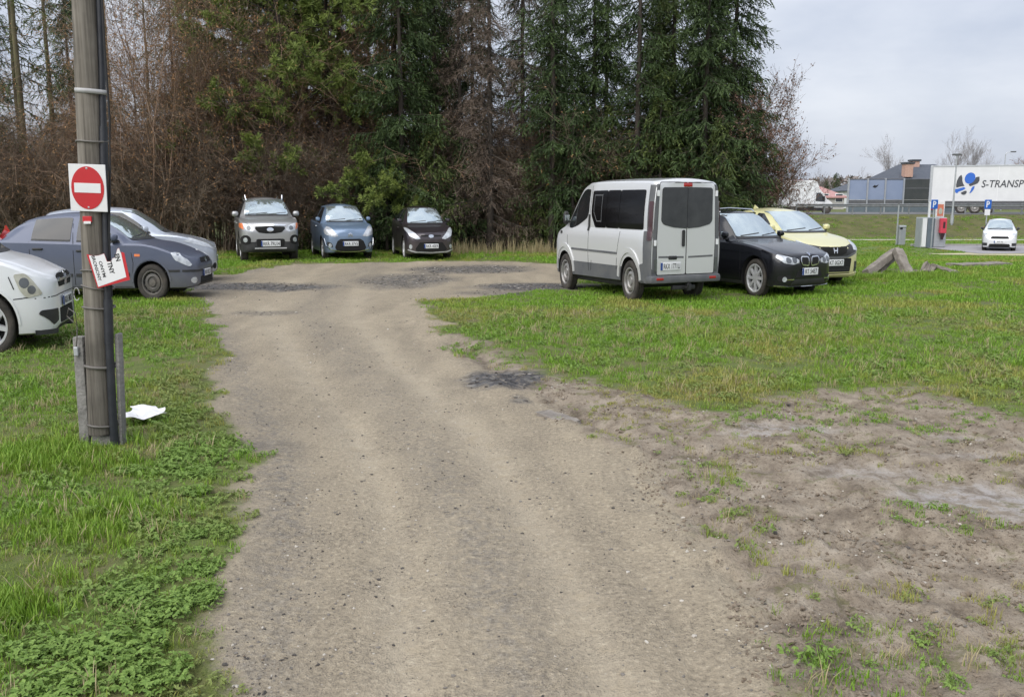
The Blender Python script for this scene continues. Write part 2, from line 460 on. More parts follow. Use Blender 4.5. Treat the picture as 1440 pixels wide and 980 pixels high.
    c = mix(fm, soil, mud); c = mix(ft, c, dirt); c = mix(mth('MULTIPLY', mth('MULTIPLY', attr('damp'), ramp(noise(13, 3, .75), [(.40, (0, 0, 0)), (.58, (1, 1, 1))]), True), .85), c, (.075, .058, .042)); c = mix(gm, c, grav)
    L(c, p.inputs['Base Color'])
    rr = mth('SUBTRACT', .93, mth('MULTIPLY', wet, .5)); L(rr, p.inputs['Roughness'])
    p.inputs['Specular IOR Level'].default_value = .35
    hgt = mth('ADD', mth('MULTIPLY', n3, .5), mth('ADD', mth('MULTIPLY', n4, .22), mth('MULTIPLY', n2, .6)))
    bn = N('ShaderNodeBump'); bn.inputs['Distance'].default_value = .035
    L(mth('SUBTRACT', .75, mth('MULTIPLY', wet, .55)), bn.inputs['Strength'])
    L(hgt, bn.inputs['Height']); L(bn.outputs[0], p.inputs['Normal'])
    return m
M['ground'] = ground_material()

def build_ground():
    ys = [-150, -60, -25, -10, -4, -1, .4]
    y = 1.0
    while y < 95: ys.append(y); y *= 1.0118
    while y < 3000: ys.append(y); y *= 1.35
    ys = np.array(ys)
    u = np.linspace(-1, 1, 401)
    dk = np.array([.4, 1.2, 3, 7, 16, 40, 110, 300, 800])
    rows = []
    for yy in ys:
        h = 2.2+.74*abs(yy)
        rows.append(np.concatenate([-(h+dk[::-1]), u*h, h+dk]))
    X = np.array(rows); Y = np.repeat(ys[:, None], X.shape[1], 1)
    f = fields(X, Y)
    Z = ground_z(X, Y, f)
    nr, nc = X.shape
    V = np.stack([X.ravel(), Y.ravel(), Z.ravel()], 1)
    i = np.arange((nr-1)*(nc-1)); r = i//(nc-1); c = i % (nc-1)
    a = r*nc+c
    Q = np.stack([a, a+1, a+nc+1, a+nc], 1)
    sdt = f[0].ravel()
    isT = (sdt[Q].mean(1) < 0) & (V[Q][:, :, 1].mean(1) > -9)
    zc = np.interp(Y, [-8,2.7,4.1,5.5,7,9,11,14,18,24], [.0,.0,-.2,-.5,-1.0,-1.7,-2.3,-3.2,-3.6,-3.6])
    wd = np.interp(Y, [0,3,6,10,14,20], [.55,.55,.62,.8,1.1,1.6])
    lat = (X-zc)/wd+fbm(X*.5, Y*.25, 144, 3)*.22
    cen = np.maximum(np.exp(-((lat-.05)/.30)**2)*.75, np.exp(-((lat+1.55)/.28)**2)*.9)
    cen = np.clip(cen*(.55+1.2*fbm(X*1.5, Y*.8, 151, 3)+.25), 0, 1)
    field = S((Y-22)/6)*(1-S((Y-56)/2))*S((X-4)/3); bank = S((Y-56.6)/1.2)*(1-S((Y-64)/1))*S((X-4)/3)
    damp = np.full(X.shape, 9.0); PL = [(-.72,10.2),(-.4,9.4),(-.15,8.6),(.05,7.9),(.22,7.4),(.42,6.9),(.60,6.45),(.75,6.05),(.86,5.4),(.95,4.6)]
    for (ax_, ay_), (bx_, by_) in zip(PL[:-1], PL[1:]): damp = np.minimum(damp, np.abs(sdpoly(X, Y, [(ax_, ay_), (bx_, by_), (bx_+.01, by_)])))
    damp = np.clip(1.25-damp/.085+fbm(X*6, Y*6, 171, 3)*3.2, 0, 1)*S((fbm(X*2, Y*2, 175, 2)+.22)*5)
    for cx, cy, rx, ry in [(1.25,2.95,.45,.4),(2.9,6.55,.5,.2),(1.9,5.6,.3,.12),(1.75,4.4,.25,.15),(2.6,5.9,.5,.1)]:
        damp = np.maximum(damp, np.clip(1.0-((X-cx)/rx)**2-((Y-cy)/ry)**2+fbm(X*5, Y*5, 181, 4)*3.0-.35, 0, 1)*(f[1] < .2))
    rutm = (np.exp(-((lat-.62)/.22)**2)+np.exp(-((lat+.66)/.20)**2))*np.clip(.6+2*fbm(X*1.2, Y*.5, 191, 3), 0, 1)
    att = {'damp': damp.ravel(), 'rutm': rutm.ravel(), 'field': field.ravel(), 'bank': bank.ravel(), 'cen': cen.ravel(), 'sdt': sdt, 'sdm': f[1].ravel(), 'grav': f[2].ravel(), 'wet': f[3].ravel()}
    for nm, sel in (('ground', ~isT), ('dirt_track', isT)):
        q = Q[sel]; idx, inv = np.unique(q.ravel(), return_inverse=True)
        me = np_mesh(nm, V[idx], inv.reshape(-1, 4), M['ground'], True, None, {k: v[idx] for k, v in att.items()})
        tag(mesh_obj(nm, me), kind='structure')
build_ground()

# ------------------------------------------------------------------ vehicles
def pchip(pts):
    xs = np.array([p[0] for p in pts], float); ys = np.array([p[1] for p in pts], float)
    h = np.diff(xs); d = np.diff(ys)/h
    m = np.zeros_like(xs)
    for i in range(1, len(xs)-1):
        if d[i-1]*d[i] > 0:
            w1 = 2*h[i]+h[i-1]; w2 = h[i]+2*h[i-1]
            m[i] = (w1+w2)/(w1/d[i-1]+w2/d[i])
    m[0] = d[0]; m[-1] = d[-1]
    def f(x):
        x = np.clip(np.asarray(x, float), xs[0], xs[-1])
        i = np.clip(np.searchsorted(xs, x, side='right')-1, 0, len(xs)-2)
        t = (x-xs[i])/h[i]
        return ys[i]*(1+2*t)*(1-t)**2+m[i]*h[i]*t*(1-t)**2+ys[i+1]*t*t*(3-2*t)+m[i+1]*h[i]*t*t*(t-1)
    return f

def rpoly(pts, r=.03, n=4):
    """round the corners of a polygon"""
    out = []; k = len(pts)
    for i in range(k):
        p = Vector(pts[i]); a = Vector(pts[i-1]); b = Vector(pts[(i+1) % k])
        da = a-p; db = b-p
        rr = min(r, .45*da.length, .45*db.length)
        p0 = p+da.normalized()*rr; p1 = p+db.normalized()*rr
        for q in range(n+1):
            t = q/n
            out.append(tuple(p0*(1-t)**2+p*(2*t*(1-t))+p1*t*t))
    return out
def ell(cx, cy, rx, ry, n=18, rot=0):
    return [(cx+rx*math.cos(2*math.pi*k/n)*math.cos(rot)-ry*math.sin(2*math.pi*k/n)*math.sin(rot), cy+rx*math.cos(2*math.pi*k/n)*math.sin(rot)+ry*math.sin(2*math.pi*k/n)*math.cos(rot)) for k in range(n)]
def rect(a, b, c, d): return [(a, b), (c, b), (c, d), (a, d)]
def strip(pts, w):
    """thin polygon following a polyline"""
    L_ = []; R_ = []
    for i, p in enumerate(pts):
        a = Vector(pts[max(i-1, 0)]); b = Vector(pts[min(i+1, len(pts)-1)])
        t = (b-a).normalized(); n = Vector((-t.y, t.x))*w/2
        L_.append(tuple(Vector(p)+n)); R_.append(tuple(Vector(p)-n))
    return L_+R_[::-1]

_txt = {}
def text_mesh(body, bold=.0, shear=0.0):
    """flat letters as verts/faces, height of a capital = 1, centred at 0"""
    key = (body, bold, shear)
    if key not in _txt:
        cu = bpy.data.curves.new('lettering', 'FONT'); cu.body = body; cu.size = 1; cu.offset = bold; cu.shear = shear
        cu.align_x = 'CENTER'; cu.align_y = 'BOTTOM_BASELINE' if False else 'CENTER'
        cu.resolution_u = 3
        ob = bpy.data.objects.new('lettering', cu); COL.objects.link(ob)
        dg = bpy.context.evaluated_depsgraph_get(); e = ob.evaluated_get(dg); me = e.to_mesh()
        V = [tuple(v.co) for v in me.vertices]; F = [tuple(p.vertices) for p in me.polygons]
        e.to_mesh_clear(); bpy.data.objects.remove(ob); bpy.data.curves.remove(cu)
        a = np.array(V); c = (a.max(0)+a.min(0))/2; hh = a[:, 1].max()-a[:, 1].min()
        V = [((v[0]-c[0])/hh, (v[1]-c[1])/hh) for v in V]
        _txt[key] = (V, F)
    return _txt[key]

class Car:
    def __init__(s, name, label, cat, P, loc, rz, sL, sW, paintm, group=None):
        s.P = P; s.sL = sL; s.sW = sW; s.L = P['L']; s.w = P['W']/2
        s.root = thing(name, label, cat, loc, rz, group)
        s.paint = paintm
        s.curves(); s.body()
    def X(s, q): return s.L/2-q
    def add(s, name, V, F, m, parent=None, smooth=True, mi=None, sharp=35):
        V = [(v[0]*s.sL, v[1]*s.sW, v[2]) for v in V]
        return mk(name, V, F, m, parent or s.root, smooth, mi, sharp)
    def curves(s):
        P = s.P; L = s.L; w = s.w; H = P['H']
        nz, hs, hz, cs, cz, rs = P['nose'], P['hood'][0], P['hood'][1], P['cowl'][0], P['cowl'][1], P['roof']
        rr, rz_, ts, tz = P['rroof'][0], P['rroof'][1], P['tail'][0], P['tail'][1]
        zt = P.get('zt') or [(0, nz), (.03, min(nz+.10, hz-.03)), (hs, hz), ((hs+cs)/2, hz+(cz-hz)*.57), (cs, cz), ((cs+rs)/2, (cz+H-.03)/2+.035), (rs, H-.03), (rs+.35*(rr-rs), H), (rr, rz_), (ts, tz), (L-.03, P.get('tend', .78)), (L, P.get('tend', .78)-.16)]
        s.zt = pchip(zt)
        b = P['belt']
        s.zs = pchip(P.get('zs') or [(0, nz-.03), (hs, hz-.05), (cs, cz-.05), (cs+.5, b[0]), ((cs+ts)/2, (b[0]+b[1])/2), (ts-.1, b[1]), (L, P.get('tend', .78)-.2)])
        s.zb = pchip(P.get('zb') or [(0, P['bot']+.08), (.06, P['bot']+.02), (.3, P['bot']), (L-.4, P['bot']), (L-.08, P['bot']+.08), (L, P['bot']+.14)])
        s.hw = pchip(P.get('hw') or [(0, .60*w), (.03, .72*w), (.09, .83*w), (.2, .92*w), (.42, .975*w), (.8, w), (L-.9, w), (L-.35, .965*w), (L-.12, .88*w), (L-.03, .78*w), (L, .68*w)])
        rw = P.get('rw', .66)
        s.yr = pchip(P.get('yr') or [(0, .48*w), (hs, .72*w), (cs, .80*w), (rs, rw*w), ((rs+rr)/2, (rw+.02)*w), (rr, (rw-.03)*w), (ts, .70*w), (L, .5*w)])
        c = P.get('clad', P['bot']+.1)
        s.zc = (lambda q: np.full_like(np.asarray(q, float), c)) if not callable(c) else c
    def section(s, q):
        hw, zb, zs, zt, yr, zc = [float(f(q)) for f in (s.hw, s.zb, s.zs, s.zt, s.yr, s.zc)]
        zs = min(zs, zt-.012); zb = min(zb, zs-.1); zc = min(max(zc, zb+.04), zs-.03)
        gh = zt-zs; yr = min(yr, hw-.06)
        d = zs-zc
        fl = s.P.get('flare', .0)
        p = [(0, zb), (hw*.55, zb), (hw-.09, zb), (hw-.035, zb+.02), (hw-.018, zc), (hw-.003, zc+.25*d), (hw, zc+.5*d), (hw-.004, zc+.72*d), (hw-.016, zs-.03*min(1, d/.2)), (hw-.040, zs)]
        crown = min(.055, .45*gh)*s.P.get('crown', 1); rr = min(s.P.get('rr', .045), .25*gh)
        zr = zt-crown-rr
        y0, z0 = hw-.040, zs
        for t in (.12, .3, .5, .7, .88, 1):
            bow = .022*math.sin(math.pi*t)*min(1, gh/.4)
            p.append((y0+(yr-y0)*t+bow, z0+(zr-z0)*t))
        p += [(yr-.018, zr+.55*rr), (yr-.06, zr+.9*rr)]
        yc = yr-.06
        for t in (.75, .5, .25, 0):
            p.append((yc*t, zt-(crown+.1*rr)*t*t))
        return p
    def body(s):
        L = s.L
        st = sorted(set([0, .012, .03, .055, .09, .14, .2, .27, .35]+[L-v for v in (0, .012, .03, .055, .09, .14, .2, .28, .36)]+list(np.round(np.linspace(.42, L-.42, int((L-.8)/.075)), 4))))
        V = []; F = []; mi = []
        K = None
        for q in st:
            h = s.section(q)
            ring = [(s.X(q), y, z) for y, z in h]+[(s.X(q), -y, z) for y, z in h[-2:0:-1]]
            K = len(ring); V += ring
        half = len(s.section(st[0]))
        for i in range(len(st)-1):
            for k in range(K):
                k2 = (k+1) % K
                F.append((i*K+k, i*K+k2, (i+1)*K+k2, (i+1)*K+k))
                kk = k if k < half-1 else K-1-k
                mi.append(2 if kk < 2 else (1 if kk < 4 else 0))
        n = len(st)-1
        # end caps, each as a strip of quads between the two halves
        for base, rev in ((0, False), (n*K, True)):
            for k in range(0, half-1):
                a, b = base+k, base+k+1
                c, d = base+(K-k-1) % K, base+(K-k) % K
                f = (a, d, c, b) if k > 0 and k+1 < half-1 else ((a, c, b) if k == 0 else (a, d, b))
                f = tuple(dict.fromkeys(f))
                F.append(f if not rev else f[::-1]); mi.append(0 if k >= 4 else 1)
        me = bpy.data.meshes.new('body')
        me.from_pydata(V, [], F)
        for m in (s.paint, s.P.get('cladm') or s.paint, M['black'], M['void']): me.materials.append(m)
        me.polygons.foreach_set('material_index', mi)
        bm = bmesh.new(); bm.from_mesh(me); bmesh.ops.recalc_face_normals(bm, faces=bm.faces[:]); bm.to_mesh(me)
        s.bvh = BVHTree.FromBMesh(bm); bm.free()
        # wheel arches cut out of the shell
        wr = s.P['wr']; cut = MB()
        for q in (s.P['foh'], s.P['foh']+s.P['wb']):
            for sg in (1, -1):
                y1 = sg*(s.w+.2); y0 = sg*(s.w-.30)
                cut.lathe([(0.001, y0), (wr+s.P.get('gap', .055), y0), (wr+s.P.get('gap', .055), y1), (.001, y1)], 36, 'y', (s.X(q), 0, wr))
        co = cut.build('cutter', M['void'])
        co.data.materials.clear()
        for m in (s.paint, s.paint, M['black'], M['void']): co.data.materials.append(m)
        co.data.polygons.foreach_set('material_index', [3]*len(co.data.polygons))
        bo = mesh_obj('body', me)
        md = bo.modifiers.new('b', 'BOOLEAN'); md.object = co; md.operation = 'DIFFERENCE'; md.solver = 'EXACT'
        dg = bpy.context.evaluated_depsgraph_get()
        ev = bo.evaluated_get(dg); nm = bpy.data.meshes.new_from_object(ev)
        bo.modifiers.clear(); old = bo.data; bo.data = nm; bpy.data.meshes.remove(old)
        nm.name = 'body'
        cm = co.data; bpy.data.objects.remove(co); bpy.data.meshes.remove(cm)
        co3 = np.empty(len(nm.vertices)*3); nm.vertices.foreach_get('co', co3); co3 = co3.reshape(-1, 3)*np.array([s.sL, s.sW, 1])
        nm.vertices.foreach_set('co', co3.ravel())
        nm.polygons.foreach_set('use_smooth', [True]*len(nm.polygons)); nm.set_sharp_from_angle(angle=R(27)); nm.update()
        bo.parent = s.root; s.bo = bo
        s.wheels()
    # ---- panels laid onto the shell
    def hit(s, view, a, b):
        if view == 'L': o, d = Vector((s.X(a), 3, b)), Vector((0, -1, 0))
        elif view == 'R': o, d = Vector((s.X(a), -3, b)), Vector((0, 1, 0))
        elif view == 'F': o, d = Vector((6, a, b)), Vector((-1, 0, 0))
        elif view == 'B': o, d = Vector((-6, a, b)), Vector((1, 0, 0))
        elif view == 'T': o, d = Vector((s.X(a), b, 4)), Vector((0, 0, -1))
        h, n, i, dist = s.bvh.ray_cast(o, d)
        if h is None:
            return None, -d
        if n.dot(d) > 0: n = -n
        return h, n
    def panel(s, view, poly, name, m, off=.005, depth=.014, grid=None, parent=None):
        if grid is None: grid = .05 if max(max(p[0] for p in poly)-min(p[0] for p in poly), 0) > 1.0 or view in 'LR' else .03
        pts = [Vector((p[0], p[1])) for p in poly]
        # densify outline
        D = []
        for i in range(len(pts)):
            a, b = pts[i], pts[(i+1) % len(pts)]
            k = max(1, int((b-a).length/grid))
            for j in range(k): D.append(a+(b-a)*(j/k))
        nb = len(D)
        xs = [p.x for p in D]; ys = [p.y for p in D]
        ins = []
        gx = np.arange(min(xs)+grid*.5, max(xs), grid); gy = np.arange(min(ys)+grid*.5, max(ys), grid)
        if len(gx) and len(gy):
            GX, GY = np.meshgrid(gx, gy)
            sd = sdpoly(GX.ravel(), GY.ravel(), [(p.x, p.y) for p in D])
            ins = [Vector((a, b)) for a, b, q in zip(GX.ravel(), GY.ravel(), sd) if q < -.3*grid]
        vo, eo, fo, *_ = delaunay_2d_cdt(D+ins, [(i, (i+1) % nb) for i in range(nb)], [], 1, 1e-5)
        P3 = []; ok = []
        for v in vo:
            h, n = s.hit(view, v.x, v.y)
            ok.append(h is not None); P3.append((h, n))
        good = [i for i in range(len(vo)) if ok[i]]
        if not good: return None
        for i in range(len(vo)):
            if not ok[i]:
                j = min(good, key=lambda g: (vo[g]-vo[i]).length)
                h, n = P3[j]; h = h.copy()
                if view in 'LR': h.x = s.X(vo[i].x); h.z = vo[i].y
                elif view in 'FB': h.y = vo[i].x; h.z = vo[i].y
                P3[i] = (h, n)
        V = [h+n*off for h, n in P3]; nV = len(V)
        F = [tuple(f) for f in fo]
        # orient faces outward
        out = {'L': Vector((0, 1, 0)), 'R': Vector((0, -1, 0)), 'F': Vector((1, 0, 0)), 'B': Vector((-1, 0, 0)), 'T': Vector((0, 0, 1))}[view]
        FF = []
        for f in F:
            nn = (V[f[1]]-V[f[0]]).cross(V[f[2]]-V[f[0]])
            FF.append(f if nn.dot(out) > 0 else f[::-1])
        cnt = {}
        for f in FF:
            for i in range(3):
                e = (f[i], f[(i+1) % 3]); cnt[tuple(sorted(e))] = cnt.get(tuple(sorted(e)), []) + [e]
        V += [h+n*(off-depth) for h, n in P3]
        for k, es in cnt.items():
            if len(es) == 1:
                a, b = es[0]; FF.append((b, a, a+nV, b+nV))
        return s.add(name, V, FF, m, parent, True, None, 40)
    def both(s, poly, name, m, **k):
        for v in 'LR': s.panel(v, poly, name, m, **k)
    def fpair(s, poly, name, m, view='F', **k):
        r = []
        for sg in (1, -1): r.append(s.panel(view, [(sg*a, b) for a, b in poly], name, m, **k))
        return r
    def zinv(s, z, lo, hi):
        """distance from the front at which the roofline passes height z"""
        q = np.linspace(lo, hi, 300); v = s.zt(q)
        if v[-1] > v[0]: return float(np.interp(z, v, q))
        return float(np.interp(z, v[::-1], q[::-1]))
    def glazing(s, bp, apil=.17, cpil=.30, top=.115, low=.035, rear=True, b2=None, rlow=.05, rside=.06, wm=None):
        P = s.P; H = P['H']; cs, cz = P['cowl']; rs = P['roof']; rr, rz_ = P['rroof']; ts, tz = P['tail']
        zT = H-.075; pl = []
        zz = np.linspace(cz+.025, zT, 7)
        Rr = [(float(s.yr(s.zinv(z, cs, rs+.2)))-.05, z) for z in zz]
        s.panel('F', rpoly([(y, z) for y, z in Rr]+[(-y, z) for y, z in Rr[::-1]], .03), 'windscreen', wm or M['wind'], off=.012)
        s.panel('F', [(Rr[0][0]*.99, zz[0]-.028), (Rr[0][0]*.99, zz[0]+.012), (-Rr[0][0]*.99, zz[0]+.012), (-Rr[0][0]*.99, zz[0]-.028)], 'cowl_trim', M['black'], off=.007)
        for y0, y1 in ((-.52, .02), (.06, .56)):
            s.panel('F', strip([(y0*s.w*1.2, zz[0]+.008), (y1*s.w*1.2, zz[0]+.05)], .016), 'wiper', M['black'], off=.014)
        if rear:
            zz2 = np.linspace(tz+rlow, rz_-.07, 6)
            Rb = [(float(s.yr(s.zinv(z, rr, ts+.1)))-rside, z) for z in zz2]
            s.panel('B', rpoly([(y, z) for y, z in Rb]+[(-y, z) for y, z in Rb[::-1]], .04), 'rear_window', M['glass'], off=.004)
        zb_ = lambda q: float(s.zs(q))+low
        zt_ = H-top
        zlo = zb_(cs+.5)
        zs_ = np.linspace(0, 1, 7)
        def fr(t): z = zlo+(zt_-zlo)*t; return (s.zinv(z+.02, cs-.1, rs+.3)+apil, z)
        def re(t):
            z = zb_(ts-.3)+(zt_-.015-zb_(ts-.3))*t; return (s.zinv(z+.03, rr, ts+.25)-cpil, z)
        A = [fr(t) for t in zs_]; C = [re(t) for t in zs_]
        cuts = [bp] if b2 is None else [bp, b2]
        def topz(q): return zt_+.02*math.sin(math.pi*(q-A[-1][0])/max(.1, C[-1][0]-A[-1][0]))
        bounds = [(None, cuts[0][0])]+[(cuts[i][1], cuts[i+1][0]) for i in range(len(cuts)-1)]+[(cuts[-1][1], None)]
        for l, r_ in bounds:
            poly = []
            if l is None: poly += A
            else: poly += [(l, zb_(l)), (l, topz(l))]
            x0 = A[-1][0] if l is None else l; x1 = C[-1][0] if r_ is None else r_
            if x1 <= x0: continue
            poly += [(q, topz(q)) for q in np.linspace(x0, x1, 6)[1:-1]]
            if r_ is None: poly += C[::-1]
            else: poly += [(r_, topz(r_)), (r_, zb_(r_))]
            xb0 = A[0][0] if l is None else l; xb1 = C[0][0] if r_ is None else r_
            poly += [(q, zb_(q)) for q in np.linspace(xb1, xb0, 5)[1:-1]]
            s.both(rpoly(poly, .02, 2), 'side_window', M['glass'], off=.008)
            s.both(strip([(xb0, zb_(xb0)-.012), ((xb0+xb1)/2, zb_((xb0+xb1)/2)-.012), (xb1, zb_(xb1)-.012)], .022), 'window_trim', M['black'], off=.006)
        s.A, s.C, s.zt_ = A, C, zt_
    def seams(s, lines, w=.011):
        for l in lines: s.both(strip(l, w), 'door_seam', M['void'], off=.0018, depth=.004, grid=.12)
    def handles(s, pts, m=None):
        for q, z in pts:
            for sg in (1, -1):
                h, n = s.hit('L' if sg > 0 else 'R', q, z)
                b = MB().box((h.x-.10, h.y-.02, z-.016), (h.x+.10, h.y+.032 if sg > 0 else h.y+.02, z+.016), .012) if sg > 0 else MB().box((h.x-.10, h.y-.032, z-.016), (h.x+.10, h.y+.02, z+.016), .012)
                s.add('door_handle', b.V, b.F, m or s.paint)
    def mirrors(s, q, z, m=None, w=.20, h=.15, out=.11):
        w *= .86; h *= .82; out *= .8
        for sg in (1, -1):
            hp, n = s.hit('L' if sg > 0 else 'R', q, z-.03)
            yb = abs(hp.y)
            V = []; F = []; nu, nv = 10, 7
            for i in range(nv+1):
                ph = -math.pi/2+math.pi*i/nv
                for k in range(nu):
                    th = 2*math.pi*k/nu
                    cx = math.copysign(abs(math.cos(th))**.7, math.cos(th)); cz = math.copysign(abs(math.sin(th))**.7, math.sin(th)); c = math.cos(ph)**.6 if abs(ph) < 1.57 else 0
                    V.append((s.X(q)+.01+(.085*math.sin(ph) if ph > 0 else .045*math.sin(ph)), sg*(yb+out+w/2*c*cx), z+.03+h/2*c*cz))
            for i in range(nv):
                for k in range(nu): F.append((i*nu+k, i*nu+(k+1) % nu, (i+1)*nu+(k+1) % nu, (i+1)*nu+k))
            o = s.add('mirror', V, F, m or s.paint)
            b = MB().box((s.X(q)-.045, min(sg*(yb-.02), sg*(yb+out)), z-.055), (s.X(q)+.045, max(sg*(yb-.02), sg*(yb+out)), z-.02), .01)
            s.add('mirror_stalk', b.V, b.F, M['black'], o)
            g = MB().box((s.X(q)-.042, min(sg*(yb+out-w*.4), sg*(yb+out+w*.4)), z-.02), (s.X(q)-.034, max(sg*(yb+out-w*.4), sg*(yb+out+w*.4)), z+.08), .003)
            s.add('mirror_glass', g.V, g.F, M['wind'], o)
    def wheels(s):
        P = s.P; r = P['wr']; wd = P.get('tw', .20); style = P.get('rim', 'alloy7')
        rr = r*P.get('rimr', .66)
        ty = MB(); ty.lathe([(rr, -wd*.42), (rr+.015, -wd*.5), (r*.86, -wd*.53), (r*.965, -wd*.46), (r, -wd*.36), (r*1.0, -wd*.12), (r*.985, -wd*.10), (r*.985, -wd*.06), (r, -wd*.04), (r, wd*.04), (r*.985, wd*.06), (r*.985, wd*.1), (r, wd*.12), (r, wd*.36), (r*.965, wd*.46), (r*.86, wd*.53), (rr+.015, wd*.5), (rr, wd*.42)], 36, 'y')
        rm = MB(); mi = []
        rm.lathe([(rr+.004, wd*.44), (rr+.008, wd*.5), (rr-.012, wd*.5), (rr-.025, wd*.40), (rr-.03, -wd*.42)], 36, 'y'); mi += [0]*(len(rm.F))
        n0 = len(rm.F); rm.lathe([(rr-.028, wd*.05), (.02, wd*.05), (.001, wd*.05)], 36, 'y'); mi += [1]*(len(rm.F)-n0)
        n0 = len(rm.F)
        if style.startswith('alloy'):
            k = int(style[5:]); sp = P.get('spoke', .05)
            rm.lathe([(.001, wd*.44), (.03, wd*.44), (.07, wd*.40), (.075, wd*.1)], 20, 'y')
            for i in range(k):
                a = 2*math.pi*i/k+math.pi/2
                ca, sa = math.cos(a), math.sin(a)
                def T(u, v, h): return (u*ca-v*sa, h, u*sa+v*ca)
                u0, u1 = .05, rr-.015; w0, w1 = sp*.62, sp*.5
                Vs = [T(u0, -w0, wd*.12), T(u1, -w1, wd*.2), T(u1, w1, wd*.2), T(u0, w0, wd*.12), T(u0, -w0*.7, wd*.43), T(u1, -w1*.7, wd*.46), T(u1, w1*.7, wd*.46), T(u0, w0*.7, wd*.43)]
                rm.add(Vs, [(3, 2, 1, 0), (4, 5, 6, 7), (0, 1, 5, 4), (1, 2, 6, 5), (2, 3, 7, 6), (3, 0, 4, 7)])
            mi += [0]*(len(rm.F)-n0)
            mats = [P.get('rimm', M['alloy']), M['void']]
        else:
            rm.lathe([(rr-.02, wd*.22), (rr*.80, wd*.20), (rr*.74, wd*.34), (rr*.52, wd*.38), (rr*.42, wd*.26), (.07, wd*.26), (.06, wd*.40), (.001, wd*.42)], 32, 'y')
            mi += [0]*(len(rm.F)-n0); n0 = len(rm.F)
            for i in range(P.get('holes', 12)):
                a = 2*math.pi*i/P.get('holes', 12)
                c = (rr*.785*math.cos(a), wd*.275, rr*.785*math.sin(a))
                e = ell(0, 0, .026, .026, 8)
                rm.add([(c[0]+x*math.cos(a)-y*math.sin(a), c[1]+.004+.02*(-x/.03)*.4, c[2]+x*math.sin(a)+y*math.cos(a)) for x, y in e], [tuple(range(8))])
            mi += [1]*(len(rm.F)-n0)
            mats = [P.get('rimm', M['steel']), M['void']]
        tm = {}; 
        for q in (P['foh'], P['foh']+P['wb']):
            for sg in (1, -1):
                e = bpy.data.objects.new('wheel', None); e.empty_display_size = .1; COL.objects.link(e); e.parent = s.root
                yc = sg*(s.w-wd/2-P.get('inset', .035))
                e.location = (s.X(q)*s.sL, yc*s.sW, r)
                if sg not in tm:
                    t = s.add('tyre', [(v[0], sg*v[1], v[2]) for v in ty.V], ty.F if sg > 0 else [f[::-1] for f in ty.F], M['rubber'], e, True, None, 50)
                    m_ = s.add('rim', [(v[0], sg*v[1], v[2]) for v in rm.V], rm.F if sg > 0 else [f[::-1] for f in rm.F], mats, e, True, mi, 35)
                    tm[sg] = (t.data, m_.data)
                else:
                    mesh_obj('tyre', tm[sg][0], e); mesh_obj('rim', tm[sg][1], e)
    def plate(s, view, z, text, yc=0, w=.52, h=.114, tilt=0, dx=.02):
        hp, n = s.hit(view, yc, z)
        sg = 1 if view == 'F' else -1
        x = hp.x+sg*dx
        b = MB().box((x-.006, yc-w/2, z-h/2), (x+.006, yc+w/2, z+h/2), .004)
        po = s.add('number_plate', b.V, b.F, M['plate'])
        # reading direction: +y seen from the front, -y seen from behind
        d = 1 if view == 'F' else -1
        q = MB().box((x-.008, min(yc-d*w/2, yc-d*(w/2-.045)), z-h/2+.004), (x+.008, max(yc-d*w/2, yc-d*(w/2-.045)), z+h/2-.004))
        s.add('country_band', q.V, q.F, M['pblue'], po)
        V, F = text_mesh(text, .01)
        ww = max(v[0] for v in V)-min(v[0] for v in V)
        sc = h*.66; sx = min(sc, (w-.09)/ww)
        s.add('characters', [(x+sg*.0085, yc+d*(.022+v[0]*sx), z+v[1]*sc) for v in V], F, M['ink'], po, False)
        return po
    def disc(s, view, a, b, r1, r2, name, m, off=.012):
        return s.panel(view, ell(a, b, r1, r2, 16), name, m, off=off, grid=.05)
    def bar(s, pts, r, name, m, n=6, parent=None):
        b = MB().tube(pts, r, n); return s.add(name, b.V, b.F, m, parent)

PT = {
 'silver': paint('silver_paint', (.64, .65, .66), .35, .32, amt=.22),
 'suvsilver': paint('light_silver_paint', (.36, .365, .37), .5, .33, amt=.25),
 'black': paint('black_paint', (.006, .007, .011), .2, .22, amt=.03, coat=.4),
 'lime': paint('pale_yellow_paint', (.62, .59, .31), .15, .3, amt=.12),
 'white': paint('white_paint', (.70, .72, .74), .05, .3, amt=.2),
 'slate': paint('slate_blue_paint', (.075, .092, .145), .25, .34, amt=.3, coat=.3),
 'ice': paint('ice_blue_paint', (.44, .48, .55), .4, .32, amt=.25),
 'blue': paint('steel_blue_paint', (.17, .245, .36), .4, .3, amt=.2),
 'plum': paint('dark_plum_paint', (.035, .026, .034), .45, .28, amt=.2),
 'fwhite': paint('far_white_paint', (.68, .70, .73), .05, .35, amt=.2),
}
PG = 'cars parked on the grass around the dirt track'

def back_basic(c, tl, z, text='RKR 2K47', brake=True):
    c.fpair(tl, 'tail_light', M['red'], 'B', off=.008)
    c.plate('B', z, text)
    c.panel('B', rpoly(rect(-c.w*.75, c.P['bot']+.16, c.w*.75, c.P['bot']+.22), .02), 'rear_bumper_trim', M['black'], off=.006)

